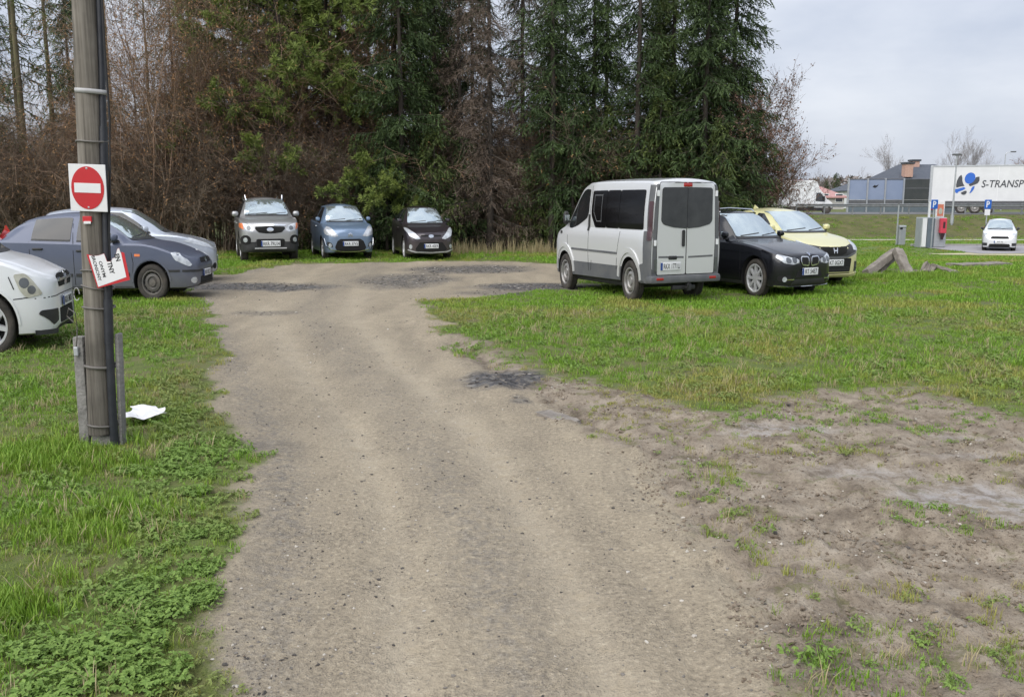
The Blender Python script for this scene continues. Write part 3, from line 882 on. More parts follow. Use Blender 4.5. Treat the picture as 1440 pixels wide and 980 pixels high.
# ---- silver van, rear towards the camera
def van():
    L = 4.78
    P = dict(L=L, W=1.90, H=1.97, wr=.335, foh=.83, wb=3.10, bot=.30, nose=.72, hood=(.28, 1.02), cowl=(.72, 1.26), roof=1.62, rroof=(L-.1, 1.95), tail=(L-.03, 1.25), belt=(1.12, 1.12), clad=.56, cladm=M['gplast'], rim='steel', rimm=M['ssteel'], holes=10, rimr=.64, tw=.215, rr=.07, crown=.8, rw=.84, gap=.06,
      zt=[(0, .70), (.03, .82), (.28, 1.03), (.72, 1.27), (1.15, 1.63), (1.58, 1.91), (1.9, 1.965), (3, 1.975), (L-.14, 1.96), (L-.06, 1.945), (L-.02, 1.92), (L, 1.90)],
      zs=[(0, .66), (.28, .98), (.72, 1.13), (1.2, 1.16), (L-.3, 1.16), (L-.03, 1.14), (L, 1.08)],
      hw=[(0, .56*.95), (.03, .66*.95), (.1, .80*.95), (.22, .9*.95), (.45, .93), (.8, .95), (L-.5, .95), (L-.12, .935), (L-.04, .925), (L, .90)],
      yr=[(0, .45), (.28, .66), (.72, .78), (1.58, .77), (2.2, .83), (L-.12, .83), (L-.04, .815), (L, .80)],
      zb=[(0, .36), (.06, .32), (.3, .30), (L-.5, .32), (L-.1, .36), (L, .40)])
    c = Car('passenger_van', 'dusty silver passenger van seen from behind, with black tinted windows', 'van', P, (2.03, 15.75, -.012), R(115.8), .683, .725, PT['silver'], PG)
    # cab glass
    zz = np.linspace(1.30, 1.86, 6); Rr = [(float(c.yr(c.zinv(z, .7, 1.7)))-.06, z) for z in zz]
    c.panel('F', rpoly(Rr+[(-y, z) for y, z in Rr[::-1]], .04), 'windscreen', M['wind'])
    c.both(rpoly([(1.02, 1.19), (1.10, 1.36), (1.32, 1.60), (1.55, 1.775), (1.72, 1.81), (1.98, 1.80), (2.0, 1.42), (1.93, 1.32), (1.5, 1.19), (1.2, 1.13), (1.05, 1.14)], .05), 'cab_window', M['glass'], off=.006)
    c.both(strip([(1.36, 1.19), (1.36, 1.60)], .03), 'window_divider', M['black'], off=.009)
    # long tinted passenger glass as three panes
    def top(q): return 1.80
    for poly in ([(2.14, 1.775), (2.84, 1.78), (2.84, 1.165), (2.34, 1.165), (2.14, 1.38)], [(2.855, 1.78), (3.42, 1.78), (3.42, 1.165), (2.855, 1.165)], [(3.435, 1.78), (4.46, 1.78), (4.46, 1.165), (3.435, 1.165)]):
        c.both(rpoly(poly, .045), 'side_window', M['tint'], off=.012)
    for l in ([(2.26, 1.70), (2.62, 1.70)], [(2.62, 1.72), (2.62, 1.25)], [(2.63, 1.27), (2.42, 1.27)], [(2.26, 1.71), (2.26, 1.42), (2.42, 1.26)]):
        c.both(strip(l, .014), 'sliding_pane_frame', M['gplast'], off=.016)
    # doors, rub strip, sills
    c.seams([[(2.05, .42), (2.06, 1.2), (2.07, 1.86)], [(1.02, .62), (.98, 1.0), (.98, 1.16)], [(2.16, .43), (2.2, .60)], [(3.36, .50), (3.42, .80), (3.52, 1.12)]], .014)
    c.both(strip([(1.22, .775), (2.04, .77)], .035), 'rub_strip', M['gplast'], off=.012)
    c.both(strip([(2.09, .77), (3.42, .765)], .035), 'rub_strip', M['gplast'], off=.012)
    c.both(rpoly([(2.02, 1.10), (2.09, 1.10), (2.09, 1.38), (2.02, 1.38)], .02), 'door_handle', M['black'], off=.022)
    for q in (.83, 3.93):
        arc = [(q+.47*math.cos(a), .36+.47*math.sin(a)) for a in np.linspace(math.pi*.98, .02, 14)]
        c.both(strip(arc, .075), 'wheel_arch_flare', PT['silver'], off=.022, depth=.03)
    # rear quarter bumper, corner pillars with lamps
    c.both(rpoly([(4.38, .34), (4.38, .62), (4.52, .645), (4.52, 1.14), (4.78, 1.14), (4.78, .34)], .02), 'bumper_corner', M['gplast'], off=.014)
    c.both([(4.60, 1.15), (4.60, 1.85), (4.765, 1.85), (4.765, 1.15)], 'corner_pillar', M['gplast'], off=.009)
    c.fpair(rpoly([(.77, .50), (.875, .50), (.865, 1.1), (.835, 1.5), (.785, 1.86), (.725, 1.86), (.745, 1.5), (.775, 1.1)], .02), 'rear_corner_trim', M['gplast'], 'B', off=.010)
    c.both(rpoly([(4.655, 1.00), (4.655, 1.60), (4.77, 1.60), (4.77, 1.00)], .02), 'tail_light', M['dred'], off=.026)
    for z in (.92, 1.68):
        c.fpair(rpoly(rect(.735 if z > 1 else .79, z, .795 if z > 1 else .85, z+.09), .012), 'hinge', M['whitep'], 'B', off=.03)
    # rear doors
    for sg in (1, -1):
        c.panel('B', rpoly([(sg*.002, .455), (sg*.765, .455), (sg*.78, 1.0), (sg*.735, 1.85), (sg*.68, 1.893), (sg*.002, 1.898)], .03), 'door_seal', M['void'], off=.007, grid=.1)
        c.panel('B', rpoly([(sg*.012, .47), (sg*.75, .47), (sg*.765, 1.0), (sg*.72, 1.84), (sg*.67, 1.88), (sg*.012, 1.885)], .03), 'rear_door', PT['silver'], off=.012, grid=.1)
        c.panel('B', rpoly([(sg*.005, 1.18), (sg*.35, 1.20), (sg*.61, 1.245), (sg*.675, 1.30), (sg*.66, 1.79), (sg*.62, 1.815), (sg*.005, 1.82)], .04), 'rear_window', M['rglass'], off=.022)
        c.panel('B', strip([(sg*.06, .735), (sg*.72, .745)], .03), 'door_crease', M['gplast'], off=.0135)
    c.panel('B', rpoly(rect(.05, .90, .125, 1.16), .03), 'rear_door_handle', M['black'], off=.035)
    b = MB().box((-L/2-.03, .24, .70), (-L/2+.04, .46, .76), .015); c.add('plate_lamp', b.V, b.F, M['black'])
    c.plate('B', .60, 'RKX 1771U', yc=.40, w=.52, h=.125, dx=.025)
    b = MB().box((-L/2-.03, -.11, 1.825), (-L/2+.06, .11, 1.885), .012); c.add('brake_light', b.V, b.F, M['red'])
    b = MB().box((-L/2-.07, -.93, .33), (-L/2+.20, .93, .455), .04); bo = c.add('rear_bumper', b.V, b.F, M['gplast'])
    for sg in (1, -1):
        b = MB().box((-L/2-.078, sg*.70-.09, .385), (-L/2-.06, sg*.70+.09, .425), .006); c.add('reflector', b.V, b.F, M['red'], bo)
    for sg in (1, -1):
        c.panel('B', rpoly(rect(sg*.80-.035, .52, sg*.80+.035, .72), .012), 'reverse_lamp', M['lampin'], off=.03)
    b = MB().box((-L/2+.02, -.30, .22), (-L/2+.12, .30, .29), .015).tube([(-L/2+.05, 0, .26), (-L/2-.10, 0, .25), (-L/2-.14, 0, .30), (-L/2-.14, 0, .36)], .02, 8)
    b.box((-L/2-.03, -.16, .20), (-L/2+.06, -.04, .32), .01)
    c.add('tow_bar', b.V, b.F, M['black'])
    c.mirrors(.98, 1.28, M['black'], .17, .30, .13)
    c.fpair(rpoly([(.50, .78), (.86, .85), (.84, 1.02), (.62, .96)], .04), 'headlight', M['lamp'])
    c.panel('F', rpoly(rect(-.4, .80, .4, .90), .03), 'grille', M['black'])
    c.both(rpoly(rect(.60, 1.03, .70, 1.08), .015), 'indicator_lamp', M['black'], off=.01)
    b = MB().box((-1.6, -.75, .22), (1.6, .75, .36), .03); c.add('underbody', b.V, b.F, M['black'])
van()

# ---- black estate car
def bmw():
    L = 4.62
    P = dict(L=L, W=1.81, H=1.45, wr=.325, foh=.78, wb=2.81, bot=.19, nose=.64, hood=(.17, .765), cowl=(1.42, .965), roof=2.18, rroof=(4.05, 1.38), tail=(4.42, .98), belt=(.93, .97), clad=.27, rim='alloy8', spoke=.055, rimr=.72, tw=.22, rw=.66)
    c = Car('estate_car', 'glossy black estate car with twin chrome-framed grilles beside the silver van', 'car', P, (4.05, 16.52, -.012), R(-59.3), .759, .745, PT['black'], PG)
    c.glazing((2.42, 2.52), .31, .18, b2=(3.3, 3.4))
    for sg in (1, -1):
        c.bar([(c.X(2.25), sg*.56, 1.41), (c.X(2.35), sg*.575, 1.455), (c.X(3.1), sg*.585, 1.475), (c.X(3.9), sg*.565, 1.44), (c.X(4.0), sg*.555, 1.39)], .014, 'roof_rail', M['chrome'])
    for sg in (1, -1):
        fr = c.panel('F', rpoly([(sg*.03, .535), (sg*.25, .56), (sg*.30, .64), (sg*.27, .705), (sg*.04, .70)], .05), 'kidney_grille', M['chrome'], off=.022)
        c.panel('F', rpoly([(sg*.052, .56), (sg*.235, .58), (sg*.272, .64), (sg*.25, .685), (sg*.06, .68)], .04), 'grille_mesh', M['void'], off=.027, parent=fr)
        for k in range(5):
            c.panel('F', strip([(sg*(.085+.036*k), .575), (sg*(.085+.036*k), .68)], .008), 'grille_bar', M['black'], off=.031, parent=fr)
    hl = c.fpair(rpoly([(.335, .60), (.52, .575), (.72, .60), (.835, .69), (.80, .735), (.60, .70), (.345, .655)], .03), 'headlight', M['lamp'], off=.010)
    for sg, h in zip((1, -1), hl):
        for yy in (.47, .62):
            c.panel('F', ell(sg*yy, .64, .062, .045, 14), 'projector', M['lampin'], off=.016, parent=h)
    c.panel('F', rpoly([(-.42, .36), (.42, .36), (.36, .47), (-.36, .47)], .02), 'lower_grille', M['void'], off=.006)
    c.panel('F', rpoly([(-.55, .245), (.55, .245), (.48, .33), (-.48, .33)], .02), 'lower_grille', M['black'], off=.006)
    fg = c.fpair(rpoly([(.56, .29), (.80, .30), (.81, .39), (.56, .40)], .03), 'bumper_vent', M['void'], off=.006)
    c.fpair(ell(.70, .335, .042, .042, 12), 'fog_light', M['lamp'], off=.012)
    c.fpair(strip([(.48, .33), (.66, .33)], .018), 'chrome_blade', M['chrome'], off=.014)
    c.panel('F', strip([(-.82, .225), (-.5, .205), (0, .20), (.5, .205), (.82, .225)], .02), 'front_splitter', M['chrome'], off=.008)
    c.plate('F', .455, 'RT 54E7', w=.50, h=.12, dx=.03)
    c.disc('F', 0, .735, .03, .024, 'badge', M['chrome'], .008)
    c.disc('F', 0, .735, .018, .014, 'badge_centre', M['pblue'], .010)
    c.seams([[(1.22, .30), (1.20, .62), (1.26, .90)], [(2.46, .27), (2.46, .92)], [(3.42, .62), (3.5, .93)]])
    c.both(strip([(.95, .74), (2.0, .80), (3.4, .835), (4.2, .83)], .012), 'body_crease', PT['black'], off=.010)
    c.both(strip([(1.15, .24), (3.2, .24)], .05), 'sill', M['black'], off=.006)
    c.handles([(2.25, .80), (3.25, .825)])
    c.mirrors(1.72, 1.0, None, .20, .13, .12)
    for sg in (1, -1):
        pass
    for q in (.78, 3.59):
        c.both(strip([(q+.395*math.cos(a), .33+.395*math.sin(a)) for a in np.linspace(math.pi, 0, 14)], .02), 'wheel_arch_lip', PT['black'], off=.009)
    back_basic(c, rpoly([(.45, .75), (.78, .74), (.80, .90), (.5, .88)], .03), .78, 'RT 54E7')
bmw()

# ---- pale yellow hatchback
def honda():
    L = 4.30
    P = dict(L=L, W=1.77, H=1.47, wr=.32, foh=.90, wb=2.60, bot=.20, nose=.67, hood=(.15, .80), cowl=(1.02, 1.0), roof=2.02, rroof=(3.75, 1.36), tail=(4.10, 1.06), belt=(.98, 1.10), clad=.27, rim='alloy6', rimr=.68, rw=.66)
    c = Car('hatchback_car', 'pale yellow hatchback with a black front grille behind the black estate car', 'car', P, (5.46, 18.45, -.012), R(-71.2), .796, .737, PT['lime'], PG)
    c.glazing((2.35, 2.46), .32, .35)
    c.panel('F', rpoly([(-.62, .80), (-.30, .755), (.30, .755), (.62, .80), (.80, .78), (.70, .68), (.40, .585), (-.40, .585), (-.70, .68), (-.80, .78)], .03), 'grille_surround', M['black'], off=.008)
    g = c.panel('F', rpoly([(-.40, .76), (.40, .76), (.33, .645), (.2, .61), (-.2, .61), (-.33, .645)], .03), 'grille', M['void'], off=.013)
    c.panel('F', strip([(-.66, .66), (-.38, .575), (0, .565), (.38, .575), (.66, .66)], .035), 'grille_bar', M['gplast'], off=.016)
    for a in ([(-.055, .74), (-.04, .645)], [(.055, .74), (.04, .645)], [(-.045, .69), (.045, .69)]):
        c.panel('F', strip(a, .022), 'badge', M['chrome'], off=.024)
    c.fpair(rpoly([(.58, .70), (.80, .68), (.865, .80), (.80, .88), (.66, .80)], .03), 'headlight', M['lamp'], off=.012)
    c.panel('F', rpoly([(-.46, .30), (.46, .30), (.50, .55), (-.50, .55)], .03), 'lower_grille', M['void'], off=.008)
    for z in (.34, .38): c.panel('F', strip([(-.44, z), (.44, z)], .012), 'grille_slat', M['black'], off=.012)
    c.fpair(rpoly([(.60, .30), (.80, .32), (.82, .47), (.62, .50)], .03), 'fog_recess', M['black'], off=.007)
    c.fpair(ell(.71, .39, .04, .04, 12), 'fog_light', M['lampin'], off=.012)
    c.panel('F', strip([(-.84, .275), (-.5, .245), (0, .24), (.5, .245), (.84, .275)], .045), 'bumper_lip', PT['lime'], off=.022)
    c.panel('F', strip([(-.8, .205), (0, .20), (.8, .205)], .05), 'under_lip', M['black'], off=.010)
    c.plate('F', .475, 'KT 0GX7', w=.50, h=.12, dx=.03)
    c.seams([[(1.1, .30), (1.06, .60), (1.12, .92)], [(2.40, .27), (2.40, 1.0)], [(3.3, .6), (3.42, 1.05)]])
    c.handles([(2.15, .92)])
    c.mirrors(1.42, 1.07, None, .20, .14, .12)
    for sg in (1,):
        b = MB().add([(c.X(3.2), .02, 1.455), (c.X(3.2), -.02, 1.455), (c.X(3.4), -.02, 1.44), (c.X(3.4), .02, 1.44), (c.X(3.36), .0, 1.53)], [(0, 1, 2, 3), (0, 4, 1), (1, 4, 2), (2, 4, 3), (3, 4, 0)])
        c.add('roof_antenna', b.V, b.F, PT['lime'], None, False)
    back_basic(c, rpoly([(.45, .98), (.80, .95), (.80, 1.08), (.5, 1.08)], .03), .72, 'KT 0GX7')
honda()

# ---- silver off-roader facing the camera
def suv():
    L = 4.685
    P = dict(L=L, W=1.885, H=1.70, wr=.375, foh=.93, wb=2.70, bot=.27, nose=.86, hood=(.17, 1.06), cowl=(1.16, 1.20), roof=1.98, rroof=(4.25, 1.64), tail=(4.52, 1.2), belt=(1.13, 1.22), clad=.55, cladm=M['black'], rim='alloy6', rimr=.66, tw=.23, rw=.68, gap=.065, tend=.95)
    c = Car('off_road_car', 'silver off-road car with roof rails and a dark lower body facing the track', 'car', P, (-6.88, 25.3, 0), R(-70.8), .822, .803, PT['suvsilver'], PG)
    c.glazing((2.30, 2.42), .30, .20, b2=(3.35, 3.5))
    for sg in (1, -1):
        c.bar([(c.X(2.15), sg*.60, 1.64), (c.X(2.25), sg*.615, 1.735), (c.X(3.0), sg*.625, 1.76), (c.X(4.0), sg*.605, 1.73), (c.X(4.12), sg*.595, 1.64)], .026, 'roof_rail', M['chrome'], 8)
    c.panel('F', rpoly([(-.46, .93), (-.15, .945), (.15, .945), (.46, .93), (.47, .88), (.36, .79), (.14, .765), (-.14, .765), (-.36, .79), (-.47, .88)], .03), 'grille', M['void'], off=.010)
    c.panel('F', strip([(-.50, .965), (-.15, .975), (.15, .975), (.50, .965)], .035), 'grille_trim', M['chrome'], off=.016)
    c.panel('F', ell(0, .86, .105, .05, 16), 'badge', M['chrome'], off=.026)
    hl = c.fpair(rpoly([(.50, .85), (.56, .80), (.80, .84), (.91, .93), (.90, 1.03), (.78, 1.02), (.53, .94)], .03), 'headlight', M['lamp'], off=.010)
    for sg, h in zip((1, -1), hl):
        c.panel('F', ell(sg*.66, .90, .065, .055, 12), 'projector', M['lampin'], off=.015, parent=h)
        c.panel('F', rpoly([(sg*.80, .86), (sg*.925, .92), (sg*.92, 1.03), (sg*.83, 1.02)], .02), 'indicator', M['amber'], off=.016, parent=h)
    c.fpair(ell(.76, .60, .155, .125, 18), 'fog_recess', M['void'], off=.010)
    c.fpair(ell(.765, .60, .062, .062, 14), 'fog_light', M['lamp'], off=.020)
    c.panel('F', rpoly([(-.42, .43), (.42, .43), (.45, .60), (.40, .625), (-.40, .625), (-.45, .60)], .03), 'lower_grille', M['void'], off=.012)
    c.panel('F', rpoly([(-.92, .30), (-.55, .29), (.55, .29), (.92, .30), (.93, .50), (.60, .48), (.48, .56), (-.48, .56), (-.60, .48), (-.93, .50)], .03), 'lower_bumper', M['black'], off=.008)
    c.panel('F', strip([(-.50, .385), (.50, .385)], .028), 'skid_plate', M['alloy'], off=.02)
    c.plate('F', .505, 'RKR 79U14', w=.60, h=.15, dx=.035)
    c.panel('F', [(-.75, 1.08), (.75, 1.08), (.68, 1.165), (-.68, 1.165)], 'bonnet_panel', PT['suvsilver'], off=.004, depth=.003)
    c.seams([[(1.3, .56), (1.28, .8), (1.34, 1.1)], [(2.36, .56), (2.36, 1.12)], [(3.4, .8), (3.45, 1.15)]])
    c.handles([(2.15, 1.0), (3.15, 1.02)])
    c.mirrors(1.60, 1.22, PT['suvsilver'], .26, .19, .16)
    back_basic(c, rpoly([(.6, .95), (.86, .93), (.85, 1.25), (.66, 1.25)], .03), .85)
suv()

# ---- steel blue small car
def c3():
    L = 3.94
    P = dict(L=L, W=1.73, H=1.52, wr=.31, foh=.80, wb=2.46, bot=.20, nose=.72, hood=(.17, .88), cowl=(.88, 1.02), roof=1.62, rroof=(3.4, 1.44), tail=(3.74, 1.05), belt=(.98, 1.05), clad=.28, rim='alloy5', rimr=.66, rw=.64)
    c = Car('small_car', 'steel blue small car with a rounded nose beside the silver off-road car', 'car', P, (-4.9, 25.94, 0), R(-70.1), .831, .797, PT['blue'], PG)
    c.glazing((2.15, 2.25), .32, .25)
    c.fpair(rpoly([(.40, .66), (.55, .64), (.80, .70), (.83, .82), (.74, .92), (.62, .88), (.50, .76)], .03), 'headlight', M['lamp'], off=.010)
    c.panel('F', rpoly([(-.46, .27), (.46, .27), (.53, .36), (.44, .53), (.34, .585), (-.34, .585), (-.44, .53), (-.53, .36)], .04), 'grille', M['void'], off=.010)
    c.panel('F', strip([(-.40, .54), (.40, .54)], .016), 'grille_bar', M['black'], off=.014)
    c.panel('F', strip([(-.84, .60), (-.80, .40), (-.62, .30), (-.3, .255), (0, .25), (.3, .255), (.62, .30), (.80, .40), (.84, .60)], .022), 'chrome_line', M['chrome'], off=.014)
    c.fpair(rpoly([(.58, .36), (.76, .40), (.76, .52), (.62, .48)], .04), 'fog_recess', M['black'], off=.008)
    c.fpair(ell(.67, .42, .05, .05, 12), 'fog_light', M['lamp'], off=.014)
    for z in (.70, .655):
        c.panel('F', strip([(-.075, z-.01), (0, z+.04), (.075, z-.01)], .025), 'badge', M['chrome'], off=.016)
    c.plate('F', .46, 'RKR 37V5', w=.52, h=.125, dx=.03)
    c.seams([[(1.02, .3), (1.0, .6), (1.06, .95)], [(2.2, .28), (2.2, 1.0)], [(3.0, .6), (3.1, 1.0)]])
    c.handles([(2.0, .9)], M['chrome'])
    c.mirrors(1.32, 1.07, None, .18, .15, .12)
    back_basic(c, rpoly([(.55, .8), (.8, .78), (.8, 1.05), (.6, 1.05)], .03), .75)
c3()

def fiesta():
    L = 3.95
    P = dict(L=L, W=1.72, H=1.46, wr=.31, foh=.83, wb=2.49, bot=.18, nose=.64, hood=(.16, .78), cowl=(.92, .97), roof=1.70, rroof=(3.35, 1.38), tail=(3.75, 1.0), belt=(.94, 1.04), clad=.26, rim='alloy8', rimr=.68, rw=.63)
    c = Car('small_car', 'dark plum small car with slanted headlights, rightmost of the three facing the track', 'car', P, (-2.6, 25.87, 0), R(-74.6), .834, .772, PT['plum'], PG)
    c.glazing((2.1, 2.2), .32, .28)
    c.fpair(rpoly([(.36, .60), (.50, .575), (.72, .66), (.82, .80), (.84, .885), (.74, .86), (.55, .74)], .03), 'headlight', M['lamp'], off=.010)
    c.panel('F', rpoly([(-.36, .655), (.36, .655), (.34, .69), (-.34, .69)], .012), 'grille', M['void'], off=.010)
    c.panel('F', ell(0, .66, .09, .042, 16), 'badge', M['chrome'], off=.018)
    c.panel('F', rpoly([(-.50, .27), (.50, .27), (.56, .32), (.40, .50), (-.40, .50), (-.56, .32)], .03), 'lower_grille', M['void'], off=.010)
    c.panel('F', strip([(-.78, .30), (-.55, .245), (0, .22), (.55, .245), (.78, .30)], .028), 'chrome_line', M['alloy'], off=.014)
    c.fpair(ell(.70, .385, .05, .062, 12), 'fog_light', M['lamp'], off=.012)
    c.plate('F', .40, 'RKR 45E9', w=.50, h=.12, dx=.03)
    c.seams([[(1.02, .3), (1.0, .6), (1.06, .9)], [(2.15, .26), (2.15, .96)], [(3.0, .6), (3.1, 1.0)]])
    c.handles([(1.95, .86)])
    c.mirrors(1.34, 1.03, None, .19, .14, .13)
    back_basic(c, rpoly([(.55, .85), (.8, .83), (.78, 1.1), (.6, 1.08)], .03), .72)
fiesta()

# ---- left-hand row
def focus():
    L = 4.17
    P = dict(L=L, W=1.70, H=1.43, wr=.30, foh=.86, wb=2.615, bot=.20, nose=.60, hood=(.20, .745), cowl=(1.15, .98), roof=1.95, rroof=(3.35, 1.34), tail=(3.95, 1.0), belt=(.93, .98), clad=.27, rim='steel', rimr=.66, rw=.64, tw=.185)
    c = Car('hatchback_car', 'slate blue hatchback on black steel wheels, partly hidden behind the wooden pole', 'car', P, (-6.85, 15.2, -.012), R(3.5), .80, .819, PT['slate'], PG)
    c.glazing((2.30, 2.42), .29, .42, b2=(3.18, 3.25))
    c.both(rpoly([(.47, .785), (.36, .77), (.16, .665), (.08, .58), (.13, .555), (.38, .66)], .03), 'headlight', M['lamp'], off=.012, grid=.03)
    c.panel('F', rpoly([(-.34, .60), (.34, .60), (.30, .68), (-.30, .68)], .03), 'grille', M['void'], off=.008)
    c.panel('F', ell(0, .64, .08, .04, 14), 'badge', M['chrome'], off=.016)
    c.panel('F', rpoly([(-.45, .27), (.45, .27), (.40, .38), (-.40, .38)], .03), 'lower_grille', M['void'], off=.008)
    c.fpair(ell(.66, .33, .06, .05, 12), 'fog_light', M['lamp'], off=.012)
    c.panel('F', strip([(-.84, .49), (-.6, .48), (0, .475), (.6, .48), (.84, .49)], .035), 'bumper_strip', M['black'], off=.010)
    c.plate('F', .43, 'RKR 8L21')
    c.both(strip([(.30, .49), (.52, .49)], .035), 'bumper_strip', M['black'], off=.010)
    c.both(strip([(1.28, .44), (2.33, .43)], .05), 'door_rub_strip', M['black'], off=.010)
    c.both(strip([(2.40, .43), (3.10, .43)], .05), 'door_rub_strip', M['black'], off=.010)
    c.both(rpoly(rect(1.06, .725, 1.17, .765), .012), 'indicator', M['amber'], off=.008)
    c.both(strip([(1.25, .225), (3.05, .225)], .04), 'sill', M['black'], off=.006)
    c.seams([[(1.24, .30), (1.20, .62), (1.26, .95)], [(2.36, .27), (2.36, .93), (2.42, 1.36)], [(3.13, .42), (3.2, .7), (3.22, .97)]])
    c.handles([(2.2, .82), (3.05, .85)], M['black'])
    c.mirrors(1.56, 1.0, PT['slate'], .18, .14, .11)
    for q in (.86, 3.475):
        c.both(strip([(q+.375*math.cos(a), .31+.375*math.sin(a)) for a in np.linspace(math.pi, 0, 14)], .03), 'wheel_arch_lip', PT['slate'], off=.012)
    # tall lamps up the rear pillars
    c.both(rpoly([(3.74, 1.03), (3.86, 1.22), (3.98, 1.12), (4.02, .98), (3.86, .93)], .03), 'tail_light', M['red'], off=.010)
    c.plate('B', .62, 'RKR 8L21')
focus()

def meriva():
    L = 4.05
    P = dict(L=L, W=1.69, H=1.62, wr=.325, foh=.86, wb=2.63, bot=.21, nose=.79, hood=(.17, .88), cowl=(.84, 1.06), roof=1.75, rroof=(3.6, 1.56), tail=(3.9, 1.1), belt=(1.02, 1.08), clad=.29, rim='alloy7', spoke=.06, rimr=.68, rw=.68)
    c = Car('minivan', 'white compact minivan with a yellowed headlight, cut off by the left edge of the photo', 'car', P, (-6.39, 9.73, -.012), R(15), .70, .807, PT['white'], PG)
    c.glazing((2.2, 2.3), .33, .2, b2=(3.1, 3.2))
    c.both(rpoly([(.50, .855), (.34, .865), (.24, .78), (.13, .64), (.34, .605), (.42, .68)], .04), 'headlight', M['lampold'], off=.012, grid=.03)
    for q_, z_, r_ in ((.36, .765, .055), (.27, .69, .045)): c.both(ell(q_, z_, r_*1.2, r_, 14), 'reflector', M['lampin'], off=.016, grid=.03)
    c.both(strip([(.50, .70), (.56, .83)], .012), 'lamp_edge', M['void'], off=.006, depth=.01)
    c.panel('F', rpoly([(-.36, .69), (.36, .69), (.42, .80), (.30, .83), (-.30, .83), (-.42, .80)], .03), 'grille', M['void'], off=.010)
    c.panel('F', strip([(-.40, .765), (.40, .765)], .03), 'grille_bar', M['chrome'], off=.018)
    c.panel('F', ell(0, .765, .075, .075, 16), 'badge', M['chrome'], off=.024)
    c.panel('F', rpoly([(-.40, .30), (.40, .30), (.38, .46), (-.38, .46)], .03), 'lower_grille', M['void'], off=.008)
    c.fpair(rpoly([(.50, .34), (.62, .30), (.78, .43), (.76, .47), (.50, .47)], .02), 'bumper_vent', M['black'], off=.008)
    c.plate('F', .53, 'RKR 5M03', dx=.03)
    c.panel('F', strip([(-.84, .595), (-.4, .61), (0, .61), (.4, .61), (.84, .595)], .010), 'bumper_seam', M['void'], off=.002, depth=.004)
    c.panel('F', strip([(-.82, .235), (0, .215), (.82, .235)], .05), 'under_lip', M['black'], off=.006)
    c.both(strip([(.32, .61), (.52, .595)], .010), 'bumper_seam', M['void'], off=.002, depth=.004)
    c.seams([[(1.27, .3), (1.22, .7), (1.28, 1.02)], [(2.25, .28), (2.25, 1.05)], [(3.1, .6), (3.15, 1.05)]])
    c.handles([(2.1, .92), (3.0, .94)])
    c.mirrors(1.5, 1.1, None, .2, .17, .12)
    for q in (.86, 3.49):
        c.both(strip([(q+.40*math.cos(a), .325+.40*math.sin(a)) for a in np.linspace(math.pi, 0, 16)], .03), 'wheel_arch_lip', PT['white'], off=.012)
    back_basic(c, rpoly([(.6, .8), (.8, .8), (.78, 1.2), (.65, 1.2)], .03), .75)
meriva()

def punto():
    L = 4.03
    P = dict(L=L, W=1.69, H=1.49, wr=.30, foh=.85, wb=2.51, bot=.19, nose=.66, hood=(.18, .81), cowl=(1.0, 1.0), roof=1.82, rroof=(3.45, 1.4), tail=(3.8, 1.05), belt=(.97, 1.04), clad=.27, rim='alloy6', rimr=.66, rw=.65)
    c = Car('small_car', 'pale ice blue small car parked just behind the slate blue hatchback', 'car', P, (-7.75, 18.1, -.012), R(18), .87, .825, PT['ice'], PG)
    c.glazing((2.2, 2.3), .32, .3)
    c.fpair(rpoly([(.42, .66), (.62, .64), (.80, .72), (.84, .84), (.78, .90), (.58, .82)], .04), 'headlight', M['lamp'], off=.010)
    c.panel('F', rpoly([(-.42, .27), (.42, .27), (.36, .42), (-.36, .42)], .03), 'grille', M['void'], off=.008)
    c.fpair(ell(.64, .33, .06, .06, 12), 'fog_light', M['void'], off=.010)
    c.panel('F', strip([(-.5, .235), (0, .22), (.5, .235)], .03), 'chrome_line', M['chrome'], off=.012)
    c.plate('F', .46, 'RKR 16F2')
    c.seams([[(1.12, .3), (1.08, .6), (1.14, .94)], [(2.25, .27), (2.25, 1.0)]])
    c.handles([(2.05, .88)])
    c.mirrors(1.5, 1.04, PT['ice'], .19, .15, .13)
    back_basic(c, rpoly([(.55, .85), (.8, .83), (.78, 1.15), (.6, 1.12)], .03), .72)
punto()

def farcar():
    L = 3.74
    P = dict(L=L, W=1.62, H=1.5, wr=.29, foh=.75, wb=2.36, bot=.18, nose=.58, hood=(.16, .82), cowl=(.85, 1.0), roof=1.6, rroof=(3.2, 1.42), tail=(3.55, 1.0), belt=(.95, 1.0), clad=.30, rim='steel', rimr=.62, rw=.64)
    x, y = 23.5, 43.8
    c = Car('small_car', 'small white car far off on the car park under the parking sign', 'car', P, (x, y, gz(x, y)), R(-117), .9, .90, PT['fwhite'])
    c.glazing((2.0, 2.1), .32, .28)
    c.fpair(rpoly([(.48, .68), (.72, .70), (.80, .84), (.60, .84)], .04), 'headlight', M['lamp'], off=.010)
    c.panel('F', rpoly([(-.42, .60), (.42, .60), (.38, .70), (-.38, .70)], .03), 'grille', M['void'], off=.012)
    c.panel('F', rpoly([(-.50, .25), (.50, .25), (.45, .36), (-.45, .36)], .03), 'lower_grille', M['void'], off=.010)
    c.fpair(rpoly(rect(.56, .27, .78, .40), .03), 'fog_recess', M['black'], off=.010)
    c.plate('F', .45, 'RKR 90J')
    c.mirrors(1.25, 1.02, M['black'], .18, .14, .12)
    back_basic(c, rpoly([(.6, .8), (.78, .8), (.76, 1.1), (.6, 1.1)], .03), .7)
farcar()

